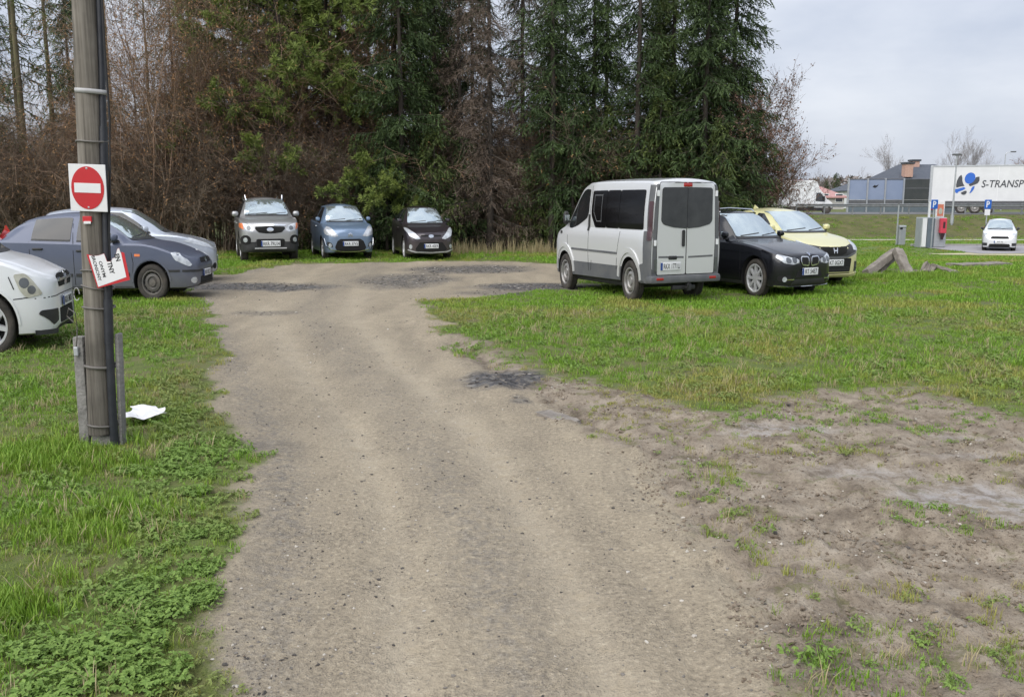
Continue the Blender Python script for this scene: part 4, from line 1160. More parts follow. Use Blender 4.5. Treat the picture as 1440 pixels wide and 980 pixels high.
# ------------------------------------------------------------------ background: road, barrier, lorry, houses
def wx(px, Y, z=0.0):
    return (px-720)/1268.0*(Y*.98686-(z-1.6)*.16160)
def wz(py, Y):
    b = (490-py)/1268.0
    return 1.6+Y*(b*.98686-.16160)/(.98686+b*.16160)

M['asphalt'] = mat('asphalt', (.10, .10, .105), .9, var=(.16, .158, .155), vscale=3, bump=.2, bscale=60)
M['lot'] = mat('car_park_asphalt', (.25, .24, .25), .9, var=(.32, .31, .32), vscale=1.2)
M['sand'] = mat('sandy_gravel', (.50, .46, .31), .95, var=(.34, .33, .17), vscale=1.6)
M['paving'] = mat('pale_paving', (.42, .40, .33), .9, var=(.33, .33, .24), vscale=2)
M['rail'] = mat('weathered_rail', (.17, .18, .19), .6, metal=.3, var=(.25, .26, .27), vscale=3)
M['pane'] = mat('blue_barrier_pane', (.21, .26, .37), .12, var=(.26, .31, .42), vscale=.5)
M['darkpanel'] = mat('dark_barrier_panel', (.035, .042, .042), .7, var=(.055, .06, .058), vscale=1.5)
M['lorry'] = mat('lorry_tarpaulin', (.66, .67, .68), .45, var=(.60, .61, .62), vscale=1.5, bump=.1, bscale=2)
M['logoblue'] = mat('logo_blue', (.02, .12, .50), .5)
M['logogrey'] = mat('logo_charcoal', (.05, .055, .065), .5)
M['slate'] = mat('slate_roof', (.055, .065, .085), .7, var=(.08, .09, .11), vscale=3)
M['brick'] = mat('pink_brick', (.42, .25, .20), .9, var=(.50, .34, .28), vscale=5)
M['render'] = mat('grey_render', (.42, .41, .40), .9, var=(.48, .46, .45), vscale=2)
M['pinkroof'] = mat('faded_red_tiles', (.36, .19, .18), .85, var=(.43, .26, .25), vscale=3)
M['signblue'] = mat('sign_blue', (.01, .10, .42), .45)
M['signred'] = mat('sign_red', (.50, .012, .022), .42, var=(.44, .015, .02), vscale=6)
M['signwhite'] = mat('sign_white', (.72, .72, .73), .45, var=(.66, .66, .67), vscale=8)
M['orange'] = mat('orange_poster', (.62, .14, .06), .5, var=(.45, .20, .14), vscale=5)
M['cabinet'] = mat('cabinet_grey', (.30, .32, .34), .5, metal=.2, var=(.40, .42, .43), vscale=2)
M['cabdark'] = mat('cabinet_slate', (.10, .13, .16), .5, var=(.14, .17, .19), vscale=3)
M['redbox'] = mat('red_plastic', (.55, .05, .08), .4)
M['win'] = mat('house_window', (.03, .035, .045), .1, ior=1.8)

def sheet(name, f0, f1, y0, y1, m, off, nx=24, ny=6, kind='structure'):
    V = []; F = []
    for j in range(ny+1):
        for i in range(nx+1):
            t = j/ny; u = i/nx
            xx = f0+(f1-f0)*u
            ya, yb = (y0(xx) if callable(y0) else y0), (y1(xx) if callable(y1) else y1)
            yy = ya+(yb-ya)*t
            V.append((xx, yy, gz(xx, yy)+off))
    for j in range(ny):
        for i in range(nx):
            a = j*(nx+1)+i; F.append((a, a+1, a+nx+2, a+nx+1))
    return tag(mk(name, V, F, m, None, True), kind=kind)
sheet('road', 11, 120, 65.2, 77.5, M['asphalt'], .02, 30, 4)
sheet('path', 11, 90, 54.3, 55.5, M['paving'], .02, 40, 2)
sheet('car_park', 20.8, 70, lambda x: 40.4+.25*math.sin(x*1.7), 47.2, M['lot'], .03, 40, 4)
wob = lambda a, s: (lambda x: a+.35*math.sin(x*.9+s)+.22*math.sin(x*2.3+s*2))
sheet('sandy_verge', 18.6, 60, lambda x: 39.9-1.9*min(1, max(0, (x-18.5)/3.5))+.25*math.sin(x*1.3), wob(40.6, 2), M['sand'], .016, 60, 3)
tag(MB().box((20.8, 47.2, gz(30, 47)-.05), (70, 47.35, gz(30, 47)+.12), .02).build('kerb', M['concrete']), kind='structure')

def lorry():
    Y = 71.0; g = .62
    x0 = wx(1308.5, Y, 2.5); t = thing('lorry_trailer', 'long white lorry trailer with a blue and charcoal logo on the road', 'lorry', (x0, Y, g), R(-24))
    def U(px):
        u = 0.0
        for _ in range(30): u += (wx(px, Y-u*.4067, 2.5)-(x0+u*.9135))*.8
        return u
    zt = wz(233.5, Y)-g; zb = wz(284, Y)-g; Ln = 11.4
    MB().box((0, 0, zb), (Ln, 2.1, zt), .04).build('box_body', M['lorry'], t)
    MB().box((-.08, -.03, zb-.05), (.10, 2.13, zt+.02), .02).build('rear_frame', M['metal'], t)
    MB().box((.1, -.025, zt-.10), (Ln, .0, zt+.015), .008).build('top_rail', M['metal'], t)
    MB().box((.1, -.03, zb-.10), (Ln, .0, zb+.06), .008).build('bottom_rail', M['gplast'], t)
    for xx in (1.55, 4.6, 7.4):
        MB().box((xx, -.012, zb+.06), (xx+.03, 0.0, zt-.1)).build('panel_joint', M['whitep'], t)
    MB().box((.2, .25, zb-.45), (Ln, 1.85, zb), .03).build('chassis', M['black'], t)
    MB().box((3.9, -.0, .32), (8.2, .05, zb-.30), .02).build('side_guard', M['gplast'], t)
    for px in (1354, 1373, 1392):
        xc = U(px)
        e = bpy.data.objects.new('wheel', None); COL.objects.link(e); e.parent = t; e.location = (xc, .18, .46)
        MB().lathe([(.30, -.16), (.40, -.17), (.46, -.13), (.46, .13), (.30, .15)], 24, 'y').build('tyre', M['rubber'], e, True, 40)
        MB().lathe([(.001, -.10), (.09, -.13), (.12, -.08), (.24, -.05), (.30, -.15), (.31, -.10)], 24, 'y').build('rim', M['ssteel'], e, True, 40)
    MB().box((.1, .05, zb-.62), (.3, 2.0, zb-.50), .02).build('rear_bumper', M['red'], t)
    # emblem and lettering on the side: metres right of the logo centre, up from it
    k = 69.0/1268/6.126
    cx = U(1250+660/6.126); cz = wz(210+300/6.126, Y)-g
    E_ = []
    def px2(pts): return [((a-660)*k*1.05+cx, -(b-300)*k+cz) for a, b in pts]
    shapes = [(ell(687, 253, 38, 48, 20, .25), 'logoblue'),
              ([(622, 222), (604, 242), (592, 275), (588, 310), (592, 334), (612, 326), (652, 318), (640, 300), (632, 275), (630, 248)], 'logogrey'),
              ([(756, 240), (757, 275), (745, 298), (716, 312), (690, 322), (680, 306), (706, 290), (722, 268), (730, 245)], 'logogrey'),
              ([(576, 348), (610, 340), (648, 328), (662, 340), (640, 355), (612, 366), (600, 382), (584, 370)], 'logoblue'),
              ([(625, 378), (650, 362), (668, 358), (672, 375), (660, 392), (642, 394)], 'logogrey'),
              ([(726, 318), (722, 345), (706, 372), (690, 384), (698, 360), (704, 335), (712, 324)], 'logoblue')]
    for n_, (pl, mm) in enumerate(shapes):
        MB().prism(px2(rpoly(pl, 6, 3) if len(pl) < 15 else pl), -.008, -.016, lambda a, b, h: (a, h, b)).build('emblem', M[mm], t)
    V, F = text_mesh('S-TRANSP', .012, .18)
    h = 62*k; wv = max(v[0] for v in V)-min(v[0] for v in V)
    xl = U(1250+795/6.126); zc = wz(210+302/6.126, Y)-g
    ww = U(1250+1160/6.126)-xl
    mk('lettering', [(xl+(v[0]/wv+.5)*ww, -.012, zc+v[1]*h) for v in V], F, M['logogrey'], t)
lorry()

def boxvan():
    Y = 68.0; g = .62
    x0 = wx(1106, Y, 2.0); t = thing('delivery_van', 'white box-bodied delivery van on the far road behind the bare tree', 'van', (x0, Y, g))
    X = lambda px: wx(px, Y, 2.0)-x0
    Z = lambda py: wz(py, Y)-g
    MB().box((X(1106), 0, Z(291)), (X(1146), 1.9, Z(254)), .05).build('cargo_box', M['whitep'], t)
    # cab, side outline extruded
    pl = [(X(1146.2), Z(292)), (X(1172), Z(292)), (X(1172), Z(286.5)), (X(1170), Z(284)), (X(1163.5), Z(280)), (X(1158.5), Z(272)), (X(1153), Z(266)), (X(1149), Z(256)), (X(1146.2), Z(255))]
    MB().prism(pl, .08, 1.8, lambda a, b, h: (a, h, b)).build('cab', M['whitep'], t)
    pl = [(X(1148), Z(283)), (X(1161.5), Z(284)), (X(1157), Z(274)), (X(1154), Z(271)), (X(1148.5), Z(271.5))]
    MB().prism(pl, .06, .079, lambda a, b, h: (a, h, b)).build('cab_window', M['win'], t)
    MB().box((X(1146.4), .055, Z(285)), (X(1147.4), .07, Z(284)), .01).build('door_handle', M['black'], t)
    MB().box((X(1107), .15, .22), (X(1171), 1.7, Z(292)), .03).build('chassis', M['black'], t)
    MB().box((X(1170), .1, .35), (X(1173.2), 1.78, Z(288.5)), .05).build('front_bumper', M['gplast'], t)
    for px in (1116, 1164):
        e = bpy.data.objects.new('wheel', None); COL.objects.link(e); e.parent = t; e.location = (X(px), .16, .34)
        MB().lathe([(.20, -.1), (.30, -.12), (.34, -.08), (.34, .1), (.2, .12)], 20, 'y').build('tyre', M['rubber'], e, True, 40)
        MB().lathe([(.001, -.06), (.1, -.08), (.20, -.05), (.21, -.09)], 20, 'y').build('rim', M['steel'], e, True, 40)
    MB().box((X(1158), -.12, Z(282)), (X(1160), .06, Z(276)), .03).build('mirror', M['black'], t)
boxvan()

def barrier():
    Y = 79.0; g = .62
    t = thing('noise_barrier', 'noise barrier of blue-grey clear panes between posts behind the far road', 'barrier', (wx(1090, Y, 2), Y, g))
    x0 = t.location.x
    px = [1192.5, 1219, 1244, 1270, 1308, 1345]
    top = wz(252, Y)-g; mid = wz(281, Y)-g; low = wz(290, Y)-g
    for a in px:
        x = wx(a, Y, 2)-x0
        MB().box((x-.06, -.10, -.3), (x+.06, .12, top+.06), .01).build('post', M['metal'], t)
    for a, b in zip(px[:-1], px[1:]):
        xa, xb = wx(a, Y, 2)-x0+.065, wx(b, Y, 2)-x0-.065
        dark = a >= 1270
        MB().box((xa, -.02, mid), (xb, .02, top-.06), .005).build('panel' if dark else 'pane', M['darkpanel'] if dark else M['pane'], t)
        MB().box((xa, -.05, low), (xb, .06, mid-.02), .01).build('lower_panel', M['darkpanel'] if dark else M['gplast'], t)
        MB().box((xa, -.05, -.1), (xb, .06, low-.03), .01).build('lower_panel', M['cabdark'], t)
        MB().box((xa, -.05, top-.055), (xb, .05, top+.02), .01).build('top_rail', M['gplast'], t)
        if dark:
            zm = wz(265, Y)-g; MB().box((xa, -.04, zm-.04), (xb, -.022, zm+.04)).build('cross_rail', M['gplast'], t)
    for bx, by in ((1230.5, 262),):
        x = wx(bx, Y, 2)-x0; z = wz(by, Y)-g
        MB().prism([(x-.28, z-.06), (x-.05, z-.16), (x+.10, z-.08), (x+.26, z+.16), (x+.08, z+.06), (x-.02, z+.04), (x-.10, z+.10)], -.024, -.03, lambda a, b, h: (a, h, b)).build('bird_decal', M['ink'], t)
barrier()

def guardrail():
    Y = 64.6; g = .62
    t = thing('guard_rail', 'long galvanised guard rail along the far road', 'guard rail', (wx(1120, Y, 1), Y, g))
    L_ = 40
    zc = wz(289, Y)-g
    prof = [(0, -.11), (-.04, -.08), (-.04, -.045), (0, -.015), (0, .015), (-.04, .045), (-.04, .08), (0, .11), (.01, .11), (-.03, .08), (-.03, .045), (.012, .015), (.012, -.015), (-.03, -.045), (-.03, -.08), (.01, -.11)]
    MB().prism(prof, 0, L_, lambda a, b, h: (h, a, zc+b)).build('rail', M['rail'], t)
    for k in range(21):
        MB().box((k*2.0-.04, .015, -.2), (k*2.0+.04, .13, zc+.12), .01).build('post', M['rail'], t)
guardrail()

def house(name, label, x0, x1, Y, dep, zw, zr, wallm, roofm, hip, z0=.5, chim=(), wins=()):
    t = thing(name, label, 'house', ((x0+x1)/2, Y, z0)); h = (x1-x0)/2
    MB().box((-h, 0, -1), (h, dep, zw-z0), 0).build('wall', wallm, t)
    e = .35; a = zw-z0; b = zr-z0; hp = hip
    V = [(-h-e, -e, a), (h+e, -e, a), (h+e, dep+e, a), (-h-e, dep+e, a), (-h+hp, dep/2, b), (h-hp, dep/2, b), (-h-e, -e, a-.14), (h+e, -e, a-.14), (h+e, dep+e, a-.14), (-h-e, dep+e, a-.14)]
    F = [(0, 1, 5, 4), (1, 2, 5), (2, 3, 4, 5), (3, 0, 4), (6, 7, 1, 0), (7, 8, 2, 1), (8, 9, 3, 2), (9, 6, 0, 3), (9, 8, 7, 6)]
    r = MB().add(V, F).build('roof', roofm, t)
    for (cx, cw, zb, zt_, yy) in chim:
        c = MB().box((cx-(x0+x1)/2-cw/2, yy, zb-z0), (cx-(x0+x1)/2+cw/2, yy+1.0, zt_-z0), .02).build('chimney', M['brick'], r)
        MB().box((cx-(x0+x1)/2-cw/2-.12, yy-.1, zt_-z0+.002), (cx-(x0+x1)/2+cw/2+.12, yy+1.1, zt_-z0+.2), .02).build('chimney_cap', M['logogrey'], t)
    for (cx, cz, ww, hh) in wins:
        c = MB().box((cx-(x0+x1)/2-ww/2, -.03, cz-z0-hh/2), (cx-(x0+x1)/2+ww/2, .02, cz-z0+hh/2), 0).build('window', M['whitep'], t)
        MB().box((cx-(x0+x1)/2-ww/2+.07, -.045, cz-z0-hh/2+.07), (cx-(x0+x1)/2+ww/2-.07, -.032, cz-z0+hh/2-.07), 0).build('pane', M['win'], c)
    return t
Y = 96
house('house', 'dark slate-roofed house with pink brick chimneys behind the lorry', wx(1266, Y, 3), wx(1362, Y, 3), Y, 9, wz(252, Y), wz(229, Y), M['render'], M['slate'], 1.6,
      chim=[(wx(1278, Y, 5), 0.8, wz(252, Y)+.2, wz(231, Y), -.2), (wx(1309.5, Y, 5), .75, wz(236, Y), wz(225, Y), 3.6)], wins=[(wx(1290, Y, 3), 2.4, 1.0, 1.2), (wx(1330, Y, 3), 2.4, 1.0, 1.2)])
Y = 104
house('house', 'low house with a faded red hipped roof behind the delivery van', wx(1085, Y, 3), wx(1188, Y, 3), Y, 9, wz(277, Y), wz(252, Y), M['render'], M['pinkroof'], 3.4,
      wins=[(wx(1180, Y, 2), 1.9, .9, 1.0), (wx(1160, Y, 2), 1.9, .9, 1.0)])
Y = 118
house('house', 'white-walled house with a grey roof beyond the noise barrier', wx(1196, Y, 3), wx(1250, Y, 3), Y, 8, wz(268, Y), wz(256, Y), M['whitep'], M['slate'], 1.5)

def lamp_post(px, Y, pyb, pyt, label, arm=0):
    zb = wz(pyb, Y); zt_ = wz(pyt, Y); x = wx(px, Y, 2); h = zt_-zb
    t = thing('street_lamp', label, 'street lamp', (x, Y, zb))
    MB().tube([(0, 0, -.4), (0, 0, h*.5), (0, 0, h)], [.075, .055, .04], 8).build('pole', M['metal'], t, True, 50)
    MB().tube([(0, 0, -.3), (0, 0, .25)], .11, 10).build('base_collar', M['metal'], t, True, 50)
    if arm:
        MB().tube([(0, 0, h-.05), (arm*.25, 0, h+.15), (arm, 0, h+.22)], .035, 6).build('arm', M['metal'], t, True, 50)
    MB().box((arm-.06 if arm else -.28, -.12, h+(.17 if arm else 0)), (arm+.45 if arm else .28, .12, h+(.29 if arm else .12)), .03).build('lamp_head', M['gplast'], t)
lamp_post(1341.5, 60.2, 308, 219, 'slim grey street lamp standing on the bank in front of the lorry')
lamp_post(1409, 92, 300, 217, 'street lamp with a curved arm rising behind the lorry roof', .55)

def psign(px, Y, label, plate):
    x = wx(px, Y, 0); z0 = gz(x, Y)
    t = thing('parking_sign', label, 'sign', (x, Y, z0))
    zt_ = wz(281, Y)-z0; zb = wz(294, Y)-z0; w = 9.5/1268*Y/2
    MB().tube([(0, .03, -.2), (0, .03, zt_)], .03, 8).build('post', M['metal'], t, True, 50)
    MB().box((-w, -.02, zb), (w, 0, zt_), .008).build('sign_plate', M['signblue'], t)
    V, F = text_mesh('P', .02); hh = (zt_-zb)*.68
    mk('letter', [(v[0]*hh*.8, -.0215, (zt_+zb)/2+v[1]*hh) for v in V], F, M['signwhite'], t)
    if plate:
        MB().box((-w*.8, -.02, wz(303, Y)-z0), (w*.8, 0, zb-.02), .006).build('lower_plate', M['signwhite'], t)
psign(1311, 44.6, 'blue parking sign beside the red and orange roadside unit', False)
psign(1386, 46.6, 'blue parking sign with a white plate below, behind the far white car', True)

def vacuum_unit():
    Y = 45.5; x = wx(1313, Y, -.3); z0 = gz(x, Y)
    t = thing('service_cabinet', 'grey roadside service cabinet with a red box and an orange poster panel', 'cabinet', (x, Y, z0))
    X = lambda px: wx(px, Y, 0)-x
    Z = lambda py: wz(py, Y)-z0
    MB().box((X(1296), .05, 0), (X(1331), .75, Z(306)), .03).build('housing', M['cabinet'], t)
    MB().box((X(1297), .0, .06), (X(1303), .048, Z(307.5)), .01).build('door', M['whitep'], t)
    MB().box((X(1303.6), -.01, .03), (X(1313), .045, Z(306.5)), .01).build('door', M['cabdark'], t)
    MB().box((X(1313.8), .0, .06), (X(1330.5), .048, Z(307.5)), .01).build('door', M['metal'], t)
    MB().box((X(1319.5), -.22, Z(328)), (X(1328), -.002, Z(307)), .03).build('red_box', M['redbox'], t)
    MB().box((X(1322.5), -.235, Z(321)), (X(1325.5), -.222, Z(312)), .01).build('coin_slot', M['dred'], t)
    MB().prism([(X(1320.5), Z(328.3)), (X(1327), Z(328.3)), (X(1324.5), Z(337)), (X(1322.5), Z(337))], -.15, -.02, lambda a, b, h: (a, h, b)).build('hose_cone', M['dred'], t)
    MB().box((X(1306.5), .15, Z(305.8)), (X(1308.4), .3, Z(284)), .01).build('sign_post', M['whitep'], t)
    MB().box((X(1316), .12, Z(305.8)), (X(1327.5), .26, Z(283)), .02).build('poster_frame', M['signwhite'], t)
    MB().box((X(1317.3), .10, Z(304)), (X(1325.8), .118, Z(287.5)), .004).build('poster', M['orange'], t)
    MB().prism(ell((X(1317.3)+X(1325.8))/2, Z(297), .10, .16, 12), .088, .096, lambda a, b, h: (a, h, b)).build('poster_print', M['lampold'], t)
vacuum_unit()

def bin_post():
    Y = 48.2; x = wx(1261.5, Y, 0); z0 = gz(x, Y)
    t = thing('marker_post', 'thin grey steel post beside the pale litter bin', 'post', (x, Y, z0))
    MB().tube([(0, 0, -.2), (.0, 0, wz(288, Y)-z0)], .04, 8).build('shaft', M['metal'], t, True, 50)
    MB().tube([(0, 0, wz(288, Y)-z0+.001), (0, 0, wz(287, Y)-z0)], .05, 8).build('cap', M['gplast'], t, True, 50)
    x2 = wx(1268, Y, 0); t = thing('litter_bin', 'pale grey litter bin with a dark opening on the far grass', 'bin', (x2, Y, z0))
    w = .17; h = wz(317, Y)-z0
    MB().box((-w, -.15, .02), (w, .15, h*.86), .03).build('body', M['cabinet'], t)
    MB().box((-w-.01, -.16, h*.87), (w+.01, .16, h), .03).build('lid', M['cabinet'], t)
    MB().box((-w+.01, -.168, h*.80), (-w+.15, -.152, h*.90), .004).build('opening', M['void'], t)
bin_post()

# ------------------------------------------------------------------ concrete rubble on the grass
M['rubble'] = mat('weathered_rubble', (.15, .132, .115), .95, var=(.27, .245, .215), vscale=6, bump=.7, bscale=30)
def chunk(name, label, p0, p1, a, b, roll, seed, rnd=.012):
    """broken concrete beam between two points"""
    r = random.Random(seed)
    p0 = Vector(p0); p1 = Vector(p1); d = (p1-p0); Ln = d.length; d.normalize()
    s = d.cross(Vector((0, 0, 1))).normalized(); u = s.cross(d)
    s2 = s*math.cos(roll)+u*math.sin(roll); u2 = u*math.cos(roll)-s*math.sin(roll)
    n = 7; V = []; F = []
    prof = [(-1, -.8), (-.85, -1), (.85, -1), (1, -.8), (1, .8), (.85, 1), (-.85, 1), (-1, .8)]
    for i in range(n+1):
        t = i/n
        for (q, w) in prof:
            j = lambda: r.uniform(-rnd, rnd)
            end = r.uniform(-.03, .03) if i in (0, n) else 0
            V.append(p0+d*(Ln*t+end)+s2*(q*a/2+j())+u2*(w*b/2+j()))
    for i in range(n):
        for k in range(8): F.append((i*8+k, i*8+(k+1) % 8, (i+1)*8+(k+1) % 8, (i+1)*8+k))
    F.append(tuple(range(8))[::-1]); F.append(tuple(range(n*8, n*8+8)))
    c = (p0+p1)/2; c.z = min(p0.z, p1.z)
    o = MB().add([v-c for v in V], F).build(name, M['rubble'])
    o.location = c
    return tag(o, label, 'concrete block', 'broken concrete lying on the grass')
Y = 19.7
P_ = lambda px, py, y: (wx(px, y, wz(py, y)), y, wz(py, y))
chunk('concrete_beam', 'long broken concrete beam leaning up to the right, left of the pile', P_(1218, 385, 19.6), P_(1262, 352, 20.1), .20, .16, .2, 1)
chunk('concrete_beam', 'broken concrete beam sloping down to the right from the top of the pile', P_(1262, 352, 19.85), P_(1279, 389, 19.3), .20, .15, .1, 2)
chunk('concrete_beam', 'shorter concrete beam propped inside the pile between the two leaning beams', P_(1236, 381, 19.9), P_(1261, 358, 20.3), .13, .12, .3, 5)
chunk('concrete_slab', 'flat concrete piece lying at the foot of the rubble pile', P_(1232, 385, 19.4), P_(1256, 388, 19.3), .16, .05, .05, 3)
chunk('concrete_block', 'squat grey concrete lump right of the leaning beams', P_(1297, 376, 19.5), P_(1313, 383, 19.4), .24, .22, .5, 4, .03)
chunk('concrete_slab', 'thin pale concrete slab tilted on the grass right of the squat lump', P_(1312, 373, 19.6), P_(1347, 384, 19.3), .22, .06, .15, 6)
chunk('concrete_beam', 'thin concrete bar lying low between the leaning beams and the squat lump', P_(1280, 381, 19.7), P_(1299, 386, 19.5), .10, .09, .3, 12)
chunk('concrete_slab', 'flat weathered concrete slab lying flush in the grass, farthest right of the rubble', (wx(1342, 22.3), 22.3, gz(wx(1342, 22.3), 22.3)+.03), (wx(1412, 22.9), 22.9, gz(wx(1412, 22.9), 22.9)+.03), .5, .07, .0, 8)

# ------------------------------------------------------------------ wooden pole with its signs
def wood_mat():
    m = bpy.data.materials.new('weathered_pole_wood'); m.use_nodes = True
    t = m.node_tree; p = t.nodes['Principled BSDF']; N = t.nodes.new; L = t.links.new
    c = N('ShaderNodeTexCoord'); mp_ = N('ShaderNodeMapping'); mp_.inputs['Scale'].default_value = (34, 34, .9); L(c.outputs['Object'], mp_.inputs[0])
    n = N('ShaderNodeTexNoise'); n.inputs['Scale'].default_value = 1; n.inputs['Detail'].default_value = 8; n.inputs['Roughness'].default_value = .65; L(mp_.outputs[0], n.inputs['Vector'])
    r = N('ShaderNodeValToRGB'); e = r.color_ramp.elements; e[0].position = .3; e[0].color = (.05, .045, .039, 1); e[1].position = .7; e[1].color = (.29, .27, .24, 1)
    q = e.new(.48); q.color = (.165, .15, .13, 1)
    L(n.outputs['Fac'], r.inputs[0])
    n2 = N('ShaderNodeTexNoise'); n2.inputs['Scale'].default_value = 2.2; n2.inputs['Detail'].default_value = 5; L(c.outputs['Object'], n2.inputs['Vector'])
    r2 = N('ShaderNodeValToRGB'); r2.color_ramp.elements[0].position = .35; r2.color_ramp.elements[0].color = (.5, .49, .47, 1); r2.color_ramp.elements[1].position = .65; r2.color_ramp.elements[1].color = (1.1, 1.08, 1.05, 1); L(n2.outputs['Fac'], r2.inputs[0])
    mx_ = N('ShaderNodeMix'); mx_.data_type = 'RGBA'; mx_.blend_type = 'MULTIPLY'; mx_.inputs['Factor'].default_value = 1; L(r.outputs[0], mx_.inputs['A']); L(r2.outputs[0], mx_.inputs['B'])
    L(mx_.outputs['Result'], p.inputs['Base Color']); p.inputs['Roughness'].default_value = .9
    b = N('ShaderNodeBump'); b.inputs['Strength'].default_value = .6; b.inputs['Distance'].default_value = .01; L(n.outputs['Fac'], b.inputs['Height']); L(b.outputs[0], p.inputs['Normal'])
    return m
M['wood'] = wood_mat()
M['stub'] = mat('weathered_concrete_stub', (.15, .145, .135), .95, var=(.26, .25, .235), vscale=9, bump=.6, bscale=50)
M['pipe'] = mat('black_conduit', (.014, .016, .022), .45, var=(.03, .032, .04), vscale=12)
M['strap'] = mat('pale_strap', (.42, .42, .42), .5, var=(.3, .3, .3), vscale=9)

def pole():
    bx, by = -2.67, 5.73
    t = thing('utility_pole', 'weathered wooden utility pole clamped between concrete stubs at the grass edge', 'pole', (bx, by, 0))
    lean = .037; H = 7.5
    def ax(z): return lean*z-.02
    V = []; F = []; n = 24; rings = []
    zs = [.10, .11, .25, .6, 1.0, 1.5, 2.0, 2.5, 3, 4, 5.5, H]
    for z in zs:
        r = .077-.0015*z
        if z == .10: r *= .96
        for k in range(n):
            a = 2*math.pi*k/n
            rr = r*(1+.02*math.sin(3*a+z)+.012*math.sin(7*a))
            V.append((ax(z)+rr*math.cos(a), rr*math.sin(a), z))
    for i in range(len(zs)-1):
        for k in range(n): F.append((i*n+k, i*n+(k+1) % n, (i+1)*n+(k+1) % n, (i+1)*n+k))
    F.append(tuple(range(n))[::-1]); F.append(tuple(range((len(zs)-1)*n, len(zs)*n)))
    mk('shaft', V, F, M['wood'], t, True, None, 50)
    # concrete stubs either side and the block between them
    for (x0, x1, h, tl) in ((-.150, -.086, .74, .016), (.104, .130, .76, .03)):
        b = MB(); b.box((x0, -.03, -.25), (x1, .045, h), .008)
        b.V = [(v[0]+tl*v[2]*(.6 if x0 < 0 else 1), v[1], v[2]) for v in b.V]
        b.build('concrete_stub', M['stub'], t, True, 40)
    MB().box((-.084, -.01, -.2), (.10, .04, .085), .01).build('concrete_footing', M['concrete'], t)
    MB().box((-.085, .0, .05), (-.076, .03, .70)).build('gap_strip', M['void'], t)  # black strip filling the gap between left stub and shaft
    # wire bands
    for z, rr, nm, ds in ((.55, .0095, 'wire_band', .0), (.165, .007, 'wire_band', .0), (1.17, .0055, 'wire_band', .01), (1.06, .005, 'wire_band', -.01), (.93, .006, 'wire_band', .0), (1.96, .006, 'wire_band', .003)):
        R_ = .077-.0015*z+.007
        pts = []
        for k in range(21):
            a = 2*math.pi*k/20
            rx = R_+(.035*max(0, math.cos(a))**2)
            pts.append((ax(z)+rx*math.cos(a), R_*math.sin(a), z+ds*math.cos(a)+.006*math.sin(2*a)))
        MB().tube(pts, rr, 6, False).build(nm, M['wire'], t, True, 60)
    z = 2.26; R_ = .077-.0015*z+.004
    b = MB(); pr = []
    for dz in (-.014, .014):
        for k in range(25):
            a = 2*math.pi*k/24; b.V.append((ax(z)+.012*(1 if math.cos(a) > 0 else 0)+(R_+.025*max(0, math.cos(a))**2)*math.cos(a), R_*math.sin(a), z+dz-.006*math.cos(a)))
    b.F = [(k, k+1, 26+k, 25+k) for k in range(24)]
    o = b.build('metal_strap', M['strap'], t, True)
    sm = o.modifiers.new('s', 'SOLIDIFY'); sm.thickness = .004
    # conduit with a joint sleeve, and a loose cable
    MB().tube([(.085, -.045, -.1), (.090, -.045, .3), (.100, -.045, .72), (.108, -.04, .95), (.118, -.03, 1.3), (.136, -.02, 1.8), (.156, 0, 2.4), (.184, 0, 3.2), (.25, 0, 5), (.345, 0, H-.1)], [.027, .026, .025, .024, .022, .021, .021, .021, .021, .021], 12).build('conduit', M['pipe'], t, True, 60)
    MB().tube([(.135, -.02, 1.78), (.144, -.012, 2.05)], .026, 12).build('conduit_sleeve', M['pipe'], t, True, 60)
    MB().tube([(.099, -.045, .70), (.109, -.04, .98)], .028, 12).build('conduit_sleeve', M['pipe'], t, True, 60)
    MB().tube([(.132, -.035, 1.0), (.146, -.04, 1.4), (.185, -.05, 1.8), (.20, -.04, 2.1), (.195, -.03, 2.5), (.20, -.02, 3.0), (.23, -.02, 4.5)], .007, 6).build('loose_cable', M['ink'], t, True, 60)
    # scrap of an older plate nailed under the sign, wire loop
    MB().box((ax(1.48)-.028, -.084, 1.468), (ax(1.48)+.028, -.072, 1.505), .003).build('nailed_scrap', M['signred'], t)
    MB().box((ax(1.47)-.020, -.088, 1.458), (ax(1.47)+.024, -.0845, 1.474), .001).build('nailed_scrap', M['signwhite'], t)
    pts = [(-.072+.018*math.cos(a), -.07, 1.02+.04*math.sin(a)) for a in np.linspace(0, 5.6, 16)]
    MB().tube(pts, .003, 5, False).build('wire_loop', M['strap'], t, True, 60)
    pts = [(-.12, -.04, .66), (-.10, -.06, .72), (-.09, -.06, .80), (-.09, -.07, .90), (-.13, -.07, .93), (-.15, -.06, .88), (-.11, -.06, .84)]
    MB().tube(pts, .004, 5, False).build('wire_end', M['wire'], t, True, 60)
    MB().box((-.13, -.055, .62), (-.10, -.032, .68), .006).build('clamp', M['metal'], t)
    # no-entry plate
    yS = by-.09
    zc = wz(264.5, yS); xc = wx(123.8, yS, zc)
    s = thing('no_entry_sign', 'square white plate with a red no entry disc fixed to the pole', 'sign', (xc, yS, zc))
    s.rotation_euler = (R(2), R(2.0), R(-3))
    hw, hh = .1165, .143
    MB().box((-hw, -.003, -hh), (hw, .003, hh), .002).build('plate', M['signwhite'], s)
    MB().prism(ell(0, 0, .103, .130, 48), -.0035, -.0055, lambda a, b, h: (a, h, b)).build('red_disc', M['signred'], s)
    MB().box((-.083, -.0075, -.029), (.083, -.006, .029), 0).build('white_bar', M['signwhite'], s)
    for zz in (.118, -.118): MB().lathe([(.001, -.008), (.006, -.007), (.007, -.004)], 10, 'y', (0, 0, zz)).build('nail', M['metal'], s)
